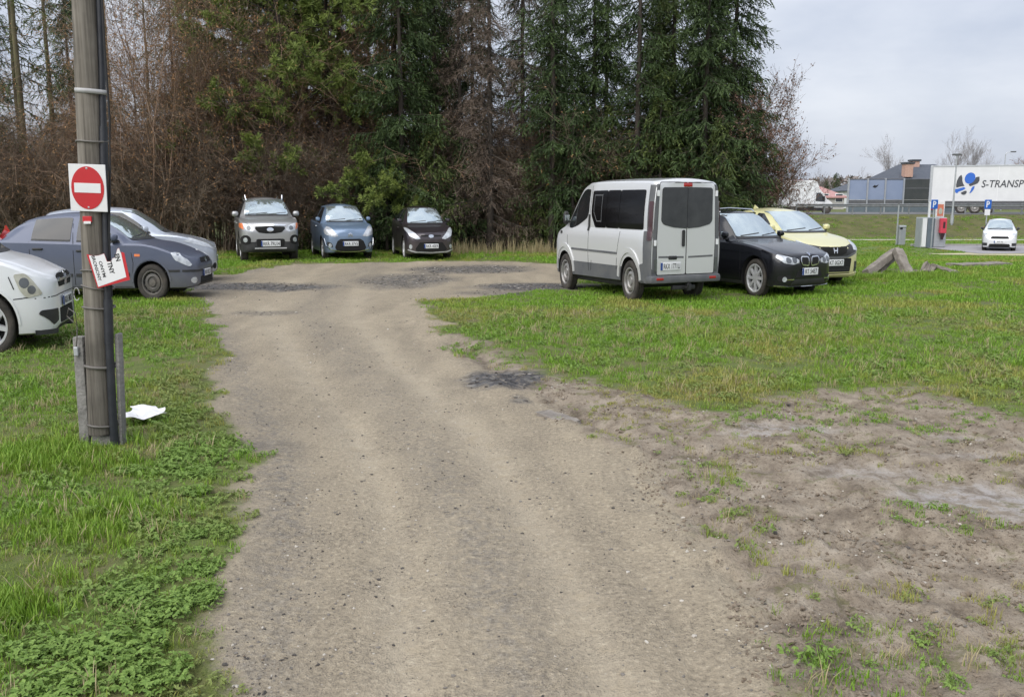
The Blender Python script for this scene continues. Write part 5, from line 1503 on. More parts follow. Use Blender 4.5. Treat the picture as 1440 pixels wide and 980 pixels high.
    # torn private-ground notice, hanging skewed
    yT = by-.10
    zc = wz(380, yT); xc = wx(152, yT, zc)
    s = thing('torn_notice', 'torn white and red notice hanging crooked below the no entry sign', 'sign', (xc, yT, zc))
    s.rotation_euler = (R(-3), 0, R(4))
    q = lambda a, b: ((a-455)/14/1268*5.93, -(b-560)/14/1268*5.93)
    outer = [(80, 262), (250, 895), (842, 742), (762, 238), (715, 225), (700, 235), (672, 150), (640, 165), (615, 250), (590, 330), (545, 340), (520, 395), (445, 400), (415, 300), (395, 250), (300, 285), (255, 290), (170, 285)]
    inner = [(122, 285), (262, 870), (780, 690), (705, 238), (700, 238), (672, 153), (642, 170), (618, 252), (592, 333), (548, 343), (522, 398), (443, 403), (413, 303), (394, 254), (300, 288), (255, 293), (170, 288)]
    MB().prism([q(*p) for p in outer], 0, .003, lambda a, b, h: (a, h, b)).build('plate', M['signred'], s)
    MB().prism([q(*p) for p in inner], -.0012, -.0004, lambda a, b, h: (a, h, b)).build('white_field', M['signwhite'], s)
    def put(txt, c, h, ang, bold=.02, stretch=1.0):
        V, F = text_mesh(txt, bold)
        cx, cz = q(*c); hh = h/14/1268*5.93
        ca, sa = math.cos(ang), math.sin(ang)
        mk('lettering', [(cx+(v[0]*stretch*hh)*ca-(v[1]*hh)*sa, -.0020, cz+(v[0]*stretch*hh)*sa+(v[1]*hh)*ca) for v in V], F, M['ink'], s)
    an = R(-77)
    put('EN', (640, 325), 88, an, .035, .95)
    put('TNY', (510, 520), 88, an, .035, .95)
    put('ONYM', (355, 540), 62, an, .02, 1.25)
    put('BRONIONY', (248, 525), 62, an, .02, 1.1)
pole()

def paper():
    x, y = -2.66, 6.36
    t = thing('paper_sheet', 'crumpled white paper sheet lying on the grass beside the pole', 'paper', (x, y, gz(x, y)+.035), R(8))
    n = 14; V = []; F = []
    for j in range(n+1):
        for i in range(n+1):
            u, v = i/n-.5, j/n-.5
            xx = u*.23+.02*math.sin(v*9); yy = v*.30*(1-.25*(u > .1)*(v < 0))
            z = .006*math.sin(u*9+v*5)+.05*max(0, v)+.004*math.sin(v*17+u*6)+.02*abs(u)+.02
            V.append((xx, yy, z))
    for j in range(n):
        for i in range(n):
            if i > 10 and j > 10: continue
            a = j*(n+1)+i; F.append((a, a+1, a+n+2, a+n+1))
    o = mk('sheet', V, F, M['signwhite'], t, True)
    V2 = [(.02, -.12, .012), (.14, -.03, .03), (.16, .0, .022), (.06, -.02, .05), (.02, -.04, .045)]
    mk('folded_corner', V2, [(0, 1, 2, 3, 4)], M['signwhite'], t)
paper()
def slab_in_track():
    x, y = .36, 6.55
    chunk('concrete_slab', 'small pale flat slab sunk in the right edge of the dirt track', (x-.13, y+.10, gz(x-.1, y)+.005), (x+.10, y-.10, gz(x+.1, y)+.005), .17, .03, .05, 9, .006)
slab_in_track()

# ------------------------------------------------------------------ vegetation
def leaf_mat(name, c0, c1, tip=None, rough=.6, scale=.8, trans=.0):
    m = bpy.data.materials.new(name); m.use_nodes = True
    t = m.node_tree; p = t.nodes['Principled BSDF']; N = t.nodes.new; L = t.links.new
    oi = N('ShaderNodeObjectInfo'); g = N('ShaderNodeNewGeometry')
    n = N('ShaderNodeTexNoise'); n.inputs['Scale'].default_value = scale; n.inputs['Detail'].default_value = 4; L(g.outputs['Position'], n.inputs['Vector'])
    a = N('ShaderNodeMath'); a.operation = 'MULTIPLY_ADD'; a.inputs[1].default_value = .5; L(g.outputs['Random Per Island'], a.inputs[0])
    b = N('ShaderNodeMath'); b.operation = 'MULTIPLY_ADD'; b.inputs[1].default_value = .9; b.inputs[2].default_value = -.2; L(n.outputs['Fac'], b.inputs[0]); L(b.outputs[0], a.inputs[2])
    mx_ = N('ShaderNodeMix'); mx_.data_type = 'RGBA'; mx_.clamp_factor = True; mx_.inputs['A'].default_value = (*c0, 1); mx_.inputs['B'].default_value = (*c1, 1); L(a.outputs[0], mx_.inputs['Factor'])
    out = mx_.outputs['Result']
    if tip:
        at = N('ShaderNodeAttribute'); at.attribute_name = 'tip'
        m2 = N('ShaderNodeMix'); m2.data_type = 'RGBA'; m2.inputs['B'].default_value = (*tip, 1); L(at.outputs['Fac'], m2.inputs['Factor']); L(out, m2.inputs['A']); out = m2.outputs['Result']
    L(out, p.inputs['Base Color']); p.inputs['Roughness'].default_value = rough; p.inputs['Specular IOR Level'].default_value = .3
    if trans:
        tr = N('ShaderNodeBsdfTranslucent'); L(out, tr.inputs[0]); ms = N('ShaderNodeMixShader'); ms.inputs[0].default_value = trans
        o = t.nodes['Material Output']; L(p.outputs[0], ms.inputs[1]); L(tr.outputs[0], ms.inputs[2]); L(ms.outputs[0], o.inputs[0])
    return m
M['bark'] = mat('dark_bark', (.035, .028, .023), .95, var=(.065, .054, .045), vscale=5, bump=.6, bscale=18, stretch=(3, 3, .6))
M['bark2'] = mat('mossy_bark', (.085, .072, .05), .95, var=(.14, .13, .06), vscale=3, bump=.5, bscale=18, stretch=(3, 3, .6))
M['twig'] = leaf_mat('brown_twig', (.055, .042, .032), (.115, .085, .062), (.34, .265, .195), rough=.9)
M['twigred'] = leaf_mat('reddish_twig', (.085, .056, .040), (.17, .112, .08), (.40, .27, .19), rough=.9)
M['twiggrey'] = leaf_mat('grey_twig', (.16, .14, .135), (.26, .235, .225), rough=.9)
M['spruce'] = leaf_mat('spruce_needles', (.018, .034, .011), (.046, .078, .022), (.12, .175, .045))  # young tips paler; dark base and bright tips also paint in shade and highlights
M['spruce2'] = leaf_mat('olive_spruce_needles', (.036, .054, .013), (.080, .110, .026), (.17, .21, .05))
M['dead'] = leaf_mat('dead_spruce_needles', (.075, .055, .041), (.16, .12, .092), (.24, .19, .15))
M['pine'] = leaf_mat('pine_needles', (.075, .115, .026), (.155, .215, .05), (.25, .30, .07))
M['brownleaf'] = leaf_mat('withered_leaves', (.19, .105, .05), (.34, .19, .085), rough=.8)
M['budleaf'] = leaf_mat('rusty_buds', (.17, .095, .07), (.27, .165, .12), rough=.8)

def unit(v): return v/np.maximum(np.linalg.norm(v, axis=-1, keepdims=True), 1e-9)
def quads(C, D, Ln, Wd, g):
    """leaf-shaped quads: centres, directions, lengths, widths"""
    D = unit(D); sd = unit(np.cross(D, g.normal(size=D.shape)))
    Ln = np.asarray(Ln)[:, None]; Wd = np.asarray(Wd)[:, None]
    V = np.stack([C-D*Ln*.5, C+sd*Wd*.5-D*Ln*.1, C+D*Ln*.5, C-sd*Wd*.5-D*Ln*.1], 1).reshape(-1, 3)
    return V, np.arange(len(V)).reshape(-1, 4)
def prisms(A, B, ra, rb):
    A = np.asarray(A, float); B = np.asarray(B, float); ra = np.asarray(ra)[:, None]; rb = np.asarray(rb)[:, None]
    d = unit(B-A); ref = np.where(np.abs(d[:, 2:3]) > .9, np.array([[1., 0, 0]]), np.array([[0, 0, 1.]]))
    s = unit(np.cross(d, ref)); u = np.cross(s, d)
    rings = []
    for P_, r in ((A, ra), (B, rb)):
        for k in range(3):
            a = 2*math.pi*k/3; rings.append(P_+(s*math.cos(a)+u*math.sin(a))*r)
    V = np.stack(rings, 1).reshape(-1, 3); b = np.arange(len(A))[:, None]*6
    Q = np.concatenate([b+np.array([[0, 1, 4, 3]]), b+np.array([[1, 2, 5, 4]]), b+np.array([[2, 0, 3, 5]])], 0)
    return V, Q
def trunk_mesh(H, r0, seed, m, wob=.05, z0=-.2):
    r = random.Random(seed); b = MB(); pts = []; rs = []
    for i in range(9):
        t = i/8; pts.append((r.uniform(-wob, wob)*t, r.uniform(-wob, wob)*t, z0+(H-z0)*t)); rs.append(r0*(1-.9*t)*(1.35 if i == 0 else 1))
    b.tube(pts, rs, 9)
    me = bpy.data.meshes.new('trunk'); me.from_pydata(b.V, [], b.F); me.materials.append(m)
    me.polygons.foreach_set('use_smooth', [True]*len(me.polygons)); me.update(); return me

def spruce(seed, H=13., Rm=2.0, z0=.4, leafm='spruce', dens=1.0, dead=False, lw=.031, gap=0):
    g = np.random.default_rng(seed)
    C = []; D = []; LN = []; TP = []; SA = []; SB = []; RA = []; RB = []
    z = z0
    while z < H-.2:
        f = 1-z/H
        nb = int(g.integers(5, 8)*dens) if z > 1 else int(4*dens)
        for k in range(max(3, nb)):
            if g.random() < gap: continue
            a = g.uniform(0, 6.283); Lb = Rm*(f**.75)*g.uniform(.42, 1.18)+.12; zj = z+g.uniform(-.18, .18)
            if z < 1.5 and dead: Lb *= g.uniform(.5, 1)
            h = np.array([math.cos(a), math.sin(a), 0]); sdv = np.array([-math.sin(a), math.cos(a), 0])
            dr = g.uniform(.08, .62)*(1 if f > .35 else .3)
            def pos(t): return np.array([0, 0, zj])+h*(Lb*t)+np.array([0, 0, 1])*(Lb*(-dr*t+.33*dr*t**3))
            ts = np.linspace(0, 1, 5); pp = [pos(t) for t in ts]
            for i in range(4):
                SA.append(pp[i]); SB.append(pp[i+1]); RA.append(.018*(1-i*.2)*(.4+f)); RB.append(.018*(1-(i+1)*.2)*(.4+f))
            nt_ = max(3, int(Lb/.115*dens))
            t = g.uniform(.12, 1, nt_*2)
            base = np.array([pos(q) for q in t])
            side = np.where(np.arange(nt_*2) % 2 == 0, 1, -1)[:, None]
            down = g.uniform(.35, 1.25, (nt_*2, 1))
            dirs = unit(h*.55+sdv*side*g.uniform(.35, .95, (nt_*2, 1))+np.array([[0, 0, -1.]])*down+g.normal(size=(nt_*2, 3))*.12)
            tl = (.20+.36*(1-.5*t))*g.uniform(.6, 1.2, nt_*2)*min(1, Lb/.8+.3)
            nl = 6
            for q in range(nl):
                u = (q+.5)/nl
                cc = base+dirs*(tl*u)[:, None]+np.array([[0, 0, -1.]])*(.06*u*u)
                C.append(cc); D.append(dirs+g.normal(size=dirs.shape)*(.35 if not dead else .5)); LN.append(tl/nl*2.1); TP.append(np.clip((t-.55)*1.4, 0, 1)*u)
            # needles along the branch itself
            tt = np.linspace(.25, 1, max(3, int(Lb/.16))); bb = np.array([pos(q) for q in tt])
            C.append(bb+g.normal(size=bb.shape)*.02); D.append(np.tile(h, (len(tt), 1))+g.normal(size=bb.shape)*.3); LN.append(np.full(len(tt), .2)); TP.append(np.clip(tt-.4, 0, 1))
        z += g.uniform(.22, .40)*(1 if z < H*.75 else .8)
    C = np.concatenate(C); D = np.concatenate(D); LN = np.concatenate(LN); TP = np.concatenate(TP)
    V, Q = quads(C, D, LN*g.uniform(.8, 1.2, len(LN)), (lw if not dead else lw*.42)*g.uniform(.7, 1.3, len(LN)), g)
    crown = np_mesh('crown', V, Q, M['dead'] if dead else M[leafm], False, None, {'tip': np.repeat(TP*g.uniform(.2, 1, len(TP)), 4)})
    SA.append(np.array([0, 0, z0])); SB.append(np.array([0, 0, H-.1])); RA.append(.012); RB.append(.004)
    V, Q = prisms(SA, SB, RA, RB); br = np_mesh('branches', V, Q, M['bark'])
    return {'trunk': trunk_mesh(H, .04+.006*H, seed, M['bark']), 'branches': br, 'crown': crown}

def pine(seed, H=12., z0=2.0, Rm=2.6, n=46, big=.17):
    g = np.random.default_rng(seed)
    C = []; D = []; TP = []; SA = []; SB = []; RA = []; RB = []
    for i in range(n):
        z = z0+(H-z0)*(i/n)**1.05; f = 1-(z-z0)/(H-z0)
        a = g.uniform(0, 6.283); Lb = Rm*(.35+.75*f**.6)*g.uniform(.6, 1.1)
        h = np.array([math.cos(a), math.sin(a), 0]); up = g.uniform(-.12, .25)
        p = np.array([0, 0, z]); d = unit(h+np.array([0, 0, up])); nseg = 6
        for k in range(nseg):
            q = p+d*(Lb/nseg); SA.append(p); SB.append(q); RA.append(.035*(1-k/nseg*.8)*(.5+f*.5)); RB.append(.035*(1-(k+1)/nseg*.8)*(.5+f*.5))
            if k >= 2 or z > H*.6:
                for s_ in range(g.integers(3, 6)):
                    dd = unit(d+g.normal(size=3)*.75+np.array([0, 0, .25])); ln = Lb*.22*g.uniform(.6, 1.5)*(1-.06*k)
                    e = q+dd*ln; SA.append(q); SB.append(e); RA.append(.010); RB.append(.005)
                    for u in (.45, .7, .9, 1.02):
                        c = q+dd*ln*u+g.normal(size=3)*.03; m_ = 15
                        nd = unit(dd*.75+g.normal(size=(m_, 3))*.62)
                        C.append(c+nd*big*.5); D.append(nd); TP.append(np.full(m_, .15+.6*(u > .8)*g.random()))
            d = unit(d+g.normal(size=3)*.13+np.array([0, 0, .03])); p = q
    C = np.concatenate(C); D = np.concatenate(D); TP = np.concatenate(TP)
    V, Q = quads(C, D, big*g.uniform(.8, 1.25, len(C)), .022*g.uniform(.8, 1.4, len(C)), g)
    crown = np_mesh('crown', V, Q, M['pine'], False, None, {'tip': np.repeat(TP, 4)})
    SA.append(np.array([0, 0, z0])); SB.append(np.array([0, 0, H-.1])); RA.append(.012); RB.append(.004)
    V, Q = prisms(SA, SB, RA, RB); br = np_mesh('branches', V, Q, M['bark'])
    return {'trunk': trunk_mesh(H, .15, seed, M['bark'], .12), 'branches': br, 'crown': crown}

def bush(seed, H=3., stems=26, spread=1.0, twm='twig', leaf=None, nleaf=0, arch=.5, depth=3, r0=.012, kids=5, upright=1.0):
    """many-stemmed leafless shrub; arching stems that fork into fine twigs"""
    g = np.random.default_rng(seed)
    SA = []; SB = []; RA = []; RB = []; LP = []; LD = []; TO = []
    def grow(p, d, ln, r, lev, tone):
        n = 5 if lev < 2 else 3
        for k in range(n):
            q = p+d*(ln/n); r2 = max(r*(1-.6*(k+1)/n), .0028)
            SA.append(p); SB.append(q); RA.append(max(r*(1-.6*k/n), .003)); RB.append(r2); TO.append(tone)
            if lev < depth and k >= 1:
                for _ in range(g.integers(1, kids) if lev < 2 else g.integers(0, 3)):
                    dd = unit(d*.8+g.normal(size=3)*.55+np.array([0, 0, .15-.25*lev*arch])); grow(q, dd, ln*g.uniform(.25, .55), r2*.62, lev+1, min(1, max(0, tone*.8+g.normal()*.12)))
            if lev >= 1: LP.append(q); LD.append(d)
            d = unit(d+g.normal(size=3)*.14+np.array([0, 0, -.16*arch*(k/n)])); p = q
    for i in range(stems):
        a = g.uniform(0, 6.283); rr = spread*.45*math.sqrt(g.random())
        d = unit(np.array([math.cos(a)*g.uniform(.05, .5)*spread/H*2.2, math.sin(a)*g.uniform(.05, .5)*spread/H*2.2, upright]))
        grow(np.array([math.cos(a)*rr, math.sin(a)*rr, -.08]), d, H*g.uniform(.55, 1.05), r0*g.uniform(.5, 1.9), 0, g.random()**1.5)
    V, Q = prisms(SA, SB, RA, RB); out = {'stems': np_mesh('stems', V, Q, M[twm], False, None, {'tip': np.repeat(TO, 6)})}
    if leaf:
        LP = np.array(LP); LD = np.array(LD); idx = g.integers(0, len(LP), nleaf)
        C = LP[idx]+g.normal(size=(nleaf, 3))*.06; D = LD[idx]*.4+g.normal(size=(nleaf, 3))*.6+np.array([[0, 0, -.5]])
        V, Q = quads(C, D, g.uniform(.04, .11, nleaf), g.uniform(.02, .045, nleaf), g)
        out['leaves'] = np_mesh('leaves', V, Q, M[leaf])
    return out

def bare_tree(seed, H=6., r0=.07, twm='twigred', leaf=None, nleaf=0, spreadk=.55, lean=0):
    g = np.random.default_rng(seed)
    SA = []; SB = []; RA = []; RB = []; LP = []; TA = []; TB = []; TR = []; TS = []
    def grow(p, d, ln, r, lev):
        n = 6 if lev == 0 else 4
        for k in range(n):
            q = p+d*(ln/n); r2 = r*(1-.5*(k+1)/n)
            (TA if lev == 0 else SA).append(p); (TB if lev == 0 else SB).append(q); (TR if lev == 0 else RA).append(max(r*(1-.5*k/n), .0035)); (TS if lev == 0 else RB).append(max(r2, .003))
            if lev < 4 and (k >= 1 or lev > 0):
                for _ in range(2 if lev < 3 else g.integers(1, 3)):
                    dd = unit(d*.75+unit(g.normal(size=3))*spreadk*1.2+np.array([0, 0, .18])); grow(q, dd, ln*g.uniform(.35, .62), r2*.55, lev+1)
            if lev >= 3: LP.append(q)
            d = unit(d+g.normal(size=3)*.09+np.array([0, 0, .04])); p = q
    grow(np.array([0, 0, -.1]), unit(np.array([lean, 0, 1.])), H*.72, r0, 0)
    V, Q = prisms(SA+TA, SB+TB, RA+[v*.5 for v in TR], RB+[v*.5 for v in TS]); out = {'branches': np_mesh('branches', V, Q, M[twm])}
    V, Q = prisms(TA, TB, TR, TS); out['trunk'] = np_mesh('trunk', V, Q, M['bark2'])
    if leaf:
        LP = np.array(LP); idx = g.integers(0, len(LP), nleaf); C = LP[idx]+g.normal(size=(nleaf, 3))*.05
        V, Q = quads(C, g.normal(size=(nleaf, 3))+np.array([[0, 0, -.6]]), g.uniform(.05, .11, nleaf), g.uniform(.03, .06, nleaf), g)
        out['leaves'] = np_mesh('leaves', V, Q, M[leaf])
    return out

def plant(name, label, cat, parts, x, y, s=1.0, rz=None, group=None, sz=None, z=None):
    t = thing(name, label, cat, (x, y, (gz(x, y) if z is None else z)), random.uniform(0, 6.28) if rz is None else rz, group)
    t.scale = (s, s, sz or s)
    for k, me in parts.items(): mesh_obj(k, me, t)
    return t

SP = [spruce(101, 13, 2.0, .5, 'spruce', 1.3), spruce(102, 12.5, 1.8, .7, 'spruce', 1.25), spruce(103, 14, 2.1, .3, 'spruce2', 1.2), spruce(104, 13, 1.8, 1.6, 'spruce', 1.05, gap=.22)]
YS = [spruce(111, 4.2, 1.35, .15, 'spruce2', 1.0, lw=.034), spruce(112, 5.0, 1.5, .15, 'spruce', 1.0, lw=.034)]
DS = [spruce(121, 12, 1.9, .3, 'dead', 1.15, True), spruce(122, 11, 1.7, .5, 'dead', 1.15, True)]
PN = [pine(131, 12, 2.2, 2.7, 64), pine(132, 11, 3.0, 2.3, 60)]
OC = [spruce(141, 13, 1.9, 2.4, 'spruce2', .55, gap=.45), spruce(142, 12.5, 1.6, 3.0, 'spruce2', .5, gap=.5)]
for o_ in OC: o_['trunk'].materials[0] = M['bark2']
LP_ = pine(133, 3.1, 1.0, 1.9, 16, .15)
BS = [bush(151, 3.2, 26, 1.3, 'twig', 'brownleaf', 900), bush(152, 2.6, 28, 1.4, 'twig', 'brownleaf', 500), bush(153, 3.6, 22, 1.2, 'twigred', 'brownleaf', 1400)]
TB_ = [bush(161, 8.5, 20, 1.5, 'twigred', 'brownleaf', 6500, .35, 3, .026, 5, 1.3), bush(162, 7.5, 22, 1.4, 'twig', 'brownleaf', 7000, .4, 3, .02, 5, 1.3)]
BT = [bare_tree(171, 6.2, .07, 'twigred', 'budleaf', 5200, .52), bare_tree(172, 7, .07, 'twiggrey', None, 0, .42), bare_tree(173, 4.6, .05, 'twigred', 'budleaf', 1500, .6)]

def at(px, Y): return wx(px, Y, 0), Y
# conifers of the front row, from left to right
front = [
 (12, 29.0, OC[0], 1.05, 'old_conifer', 'thin old conifer with a mossy trunk at the far left edge of the wood', 'tree'),
 (47, 28.6, OC[1], 1.1, 'old_conifer', 'old conifer with a thick bare trunk left of the wooden pole', 'tree'),
 (88, 30.0, OC[0], .95, 'old_conifer', 'sparse old conifer just left of the wooden pole', 'tree'),
 (345, 31.0, PN[1], 1.05, 'pine_tree', 'pine standing behind the silver off-road car, left of the taller pine', 'tree'),
 (402, 29.6, PN[0], 1.15, 'pine_tree', 'tall bright green pine rising between the silver off-road car and the blue car', 'tree'),
 (470, 31.5, PN[1], 1.15, 'pine_tree', 'pine with a thin crown above the steel blue car', 'tree'),
 (568, 29.2, SP[0], 1.0, 'spruce_tree', 'dense dark spruce rising above the plum small car', 'tree'),
 (615, 31.2, SP[1], 1.0, 'spruce_tree', 'spruce between the dense dark spruce and the brown dead spruces', 'tree'),
 (648, 30.4, DS[1], 1.0, 'dead_spruce', 'brown dead spruce just right of the dark spruce', 'tree'),
 (690, 29.2, DS[0], 1.05, 'dead_spruce', 'widest brown dead spruce, left of the silver van', 'tree'),
 (735, 30.8, DS[1], .95, 'dead_spruce', 'brown dead spruce beside the first living spruce above the van', 'tree'),
 (776, 29.0, SP[3], 1.0, 'spruce_tree', 'open green spruce with a visible trunk above the front of the van', 'tree'),
 (832, 30.2, SP[1], 1.0, 'spruce_tree', 'spruce above the middle of the van roof', 'tree'),
 (893, 29.3, SP[3], 1.02, 'spruce_tree', 'thin spruce with sky gaps above the rear of the van', 'tree'),
 (940, 30.4, SP[2], 1.0, 'spruce_tree', 'olive green spruce above the rear right corner of the van', 'tree'),
 (985, 29.0, SP[1], 1.05, 'spruce_tree', 'tall dark spruce above the black estate car', 'tree'),
 (1022, 30.2, SP[0], 1.02, 'spruce_tree', 'rightmost tall spruce at the edge of the wood', 'tree'),
]
for px, Y, parts, s, nm, lab, cat in front:
    x, y = at(px, Y); plant(nm, lab, cat, parts, x, y, s, None, 'conifers along the edge of the wood')
# young conifers and the low pine bough behind the cars
for px, Y, parts, s, lab in [
 (505, 29.0, YS[0], .85, 'young olive spruce behind the steel blue car'), (545, 28.6, YS[1], .8, 'young spruce behind the plum car on its left'), (612, 28.8, YS[0], .95, 'young spruce right behind the plum car'),
 (655, 29.4, YS[1], .75, 'young spruce at the foot of the dead spruces'), (760, 29.4, YS[0], .8, 'young spruce at the foot of the first living spruce left of the van'), (805, 28.8, YS[1], .95, 'young spruce behind the front of the van'),
 (860, 29.6, YS[0], 1.1, 'young olive spruce above the middle of the van'), (925, 28.8, YS[0], 1.15, 'young olive spruce above the rear of the van'), (965, 29.6, YS[1], 1.0, 'young spruce just right of the van roof'),
 (1010, 28.4, YS[0], 1.0, 'young olive spruce behind the black estate car'), (1048, 29.2, YS[1], .95, 'young spruce at the right edge of the wood'), (440, 29.4, YS[0], .7, 'low young spruce between the off-road car and the blue car')]:
    x, y = at(px, Y); plant('young_spruce', lab, 'tree', parts, x, y, s, None, 'young spruces under the wood edge')
x, y = at(525, 28.7); plant('low_pine', 'low spreading light green pine over the roofs of the blue and plum cars', 'tree', LP_, x, y, .95, 1.2)
# brown leafless thicket on the left
for px, Y, parts, s, lab in [
 (165, 28.4, TB_[1], .5, 'tall brown thicket just right of the wooden pole'), (225, 27.8, TB_[0], .95, 'tallest reddish brown thicket behind the ice blue car'), (272, 28.4, TB_[1], .9, 'tall brown thicket with withered leaves left of the off-road car'),
 (312, 29.6, TB_[0], .8, 'tall brown thicket right behind the off-road car'), (-25, 28.2, TB_[1], .7, 'brown thicket at the left edge of the wood'), (120, 29.8, TB_[0], .55, 'reddish brown thicket behind the wooden pole'), (505, 32.0, TB_[0], .85, 'tall leafless thicket behind the steel blue car'), (430, 32.5, TB_[1], .8, 'tall leafless thicket behind the tall bright pine')]:
    x, y = at(px, Y); plant('leafless_thicket', lab, 'bush', parts, x, y, s, None, 'tall leafless thickets')
k = 0
for px in range(-60, 480, 30):
    Y = 28.3+.9*((k*7) % 3)/2+(.5 if 300 < px < 480 else -.9 if px < 250 else 0)
    x, y = at(px+random.uniform(-8, 8), Y)
    plant('leafless_bush', 'low leafless brown bush in the undergrowth on the left of the wood', 'bush', BS[k % 3], x, y, random.uniform(.75, 1.05), None, 'leafless bushes under the left of the wood'); k += 1
for px in range(500, 1060, 42):
    Y = 30.4+.6*(k % 3)
    x, y = at(px+random.uniform(-10, 10), Y)
    plant('leafless_bush', 'leafless bush in the shade under the spruces', 'bush', BS[k % 3], x, y, random.uniform(.8, 1.1), None, 'leafless bushes under the spruces'); k += 1
# second and third row, seen only through gaps
k = 0
for Y, st in ((34.0, 62), (38.5, 70)):
    for px in range(-70, 1035, st):
        x, y = at(px+random.uniform(-18, 18), Y+random.uniform(-1, 1))
        if Y > 36 and px > 560 and k % 2: k += 1; continue
        pool = (OC[k % 2], SP[3]) if px < 330 else ((PN[k % 2], SP[3]) if px < 560 else (SP[k % 4], SP[3], SP[1]))
        plant('background_conifer', 'conifer standing deep in the wood behind the front trees', 'tree', pool[k % len(pool)], x, y, random.uniform(.85, 1.0), None, 'conifers deep in the wood'); k += 1
for px in range(-80, 1030, 48):
    x, y = at(px+random.uniform(-12, 12), 33.5+random.uniform(-1, 2))
    plant('background_bush', 'dark bush filling the wood behind the front trees', 'bush', (BS+YS)[k % 5], x, y, random.uniform(.9, 1.15), None, 'bushes deep in the wood'); k += 1
# leafless tree at the right edge of the wood
x, y = at(1070, 30.5); plant('leafless_tree', 'rusty leafless tree at the right edge of the wood', 'tree', BT[0], x, y, .95, 3.4)
x, y = at(1098, 33.0); plant('leafless_tree', 'smaller rusty leafless tree overhanging the delivery van', 'tree', BT[2], x, y, .8, 2.0)
x, y = at(1050, 32.0); plant('leafless_tree', 'rusty leafless tree half hidden by the rightmost spruce', 'tree', BT[2], x, y, 1.15, 4.0)
# far trees
for px, pyt, Y, lab in [(1254, 205, 135, 'pale leafless tree beyond the noise barrier'), (1322, 201, 140, 'pale leafless tree behind the slate roof'), (1352, 197, 145, 'pale leafless tree above the left end of the lorry'), (1378, 221, 150, 'small pale leafless tree above the lorry roof'), (1205, 243, 170, 'small far leafless tree above the barrier, left'), (1150, 243, 160, 'small far leafless tree above the faded red roof')]:
    x, y = at(px, Y); h = wz(pyt, Y)-.6; plant('leafless_tree', lab, 'tree', BT[1], x, y, h/7.3*.88, None, 'far leafless trees', None, .5)
x, y = at(1438, 105); plant('leafless_tree', 'brown leafless tree cut by the right edge of the photo above the lorry', 'tree', BT[0], x, y, (wz(206, 105)-.6)/6.6, None, None, None, .5)
for px, pyt, Y, s in [(1174, 240, 190, 1), (1160, 250, 200, 1)]:
    x, y = at(px, Y); h = wz(pyt, Y)-.6; plant('spruce_tree', 'small dark far spruce behind the %s' % ('barrier top' if px == 1174 else 'red roof ridge'), 'tree', YS[1], x, y, h/5.0*.9, None, None, h/5.0, .5)
def far_wood():
    g = np.random.default_rng(77); n = 9000
    x = g.uniform(40, 420, n); y = g.uniform(420, 470, n)
    hh = 7+5*vn(x*.03, x*0, 5)+3*vn(x*.13, x*0, 6)
    z = .5+hh*g.random(n)**.8
    V, Q = quads(np.stack([x, y, z], 1), g.normal(size=(n, 3)), g.uniform(2, 4, n), g.uniform(1.2, 2.6, n), g)
    o = mesh_obj('far_wood', np_mesh('far_wood', V, Q, M['twiggrey'])); tag(o, 'low pale line of far woodland on the horizon', 'wood', kind='stuff')
far_wood()

# ------------------------------------------------------------------ grass, weeds and stones
def blade_mat(name, c0, c1, dry, trans=.25):
    m = bpy.data.materials.new(name); m.use_nodes = True
    t = m.node_tree; p = t.nodes['Principled BSDF']; N = t.nodes.new; L = t.links.new
    at_ = N('ShaderNodeAttribute'); at_.attribute_type = 'INSTANCER'; at_.attribute_name = 'tint'
    g = N('ShaderNodeNewGeometry')
    mx_ = N('ShaderNodeMix'); mx_.data_type = 'RGBA'; mx_.inputs['A'].default_value = (*c0, 1); mx_.inputs['B'].default_value = (*c1, 1); L(g.outputs['Random Per Island'], mx_.inputs['Factor'])
    m2 = N('ShaderNodeMix'); m2.data_type = 'RGBA'; m2.inputs['B'].default_value = (*dry, 1); L(at_.outputs['Fac'], m2.inputs['Factor']); L(mx_.outputs['Result'], m2.inputs['A'])
    L(m2.outputs['Result'], p.inputs['Base Color']); p.inputs['Roughness'].default_value = .55; p.inputs['Specular IOR Level'].default_value = .3
    tr = N('ShaderNodeBsdfTranslucent'); L(m2.outputs['Result'], tr.inputs[0]); ms = N('ShaderNodeMixShader'); ms.inputs[0].default_value = trans
    o = t.nodes['Material Output']; L(p.outputs[0], ms.inputs[1]); L(tr.outputs[0], ms.inputs[2]); L(ms.outputs[0], o.inputs[0])
    return m
M['grass'] = blade_mat('grass_blades', (.115, .235, .020), (.235, .390, .042), (.33, .305, .085))
M['weed'] = blade_mat('weed_leaves', (.13, .22, .045), (.22, .33, .075), (.22, .26, .08))
M['straw'] = blade_mat('dry_straw', (.30, .25, .13), (.42, .36, .21), (.36, .30, .17))

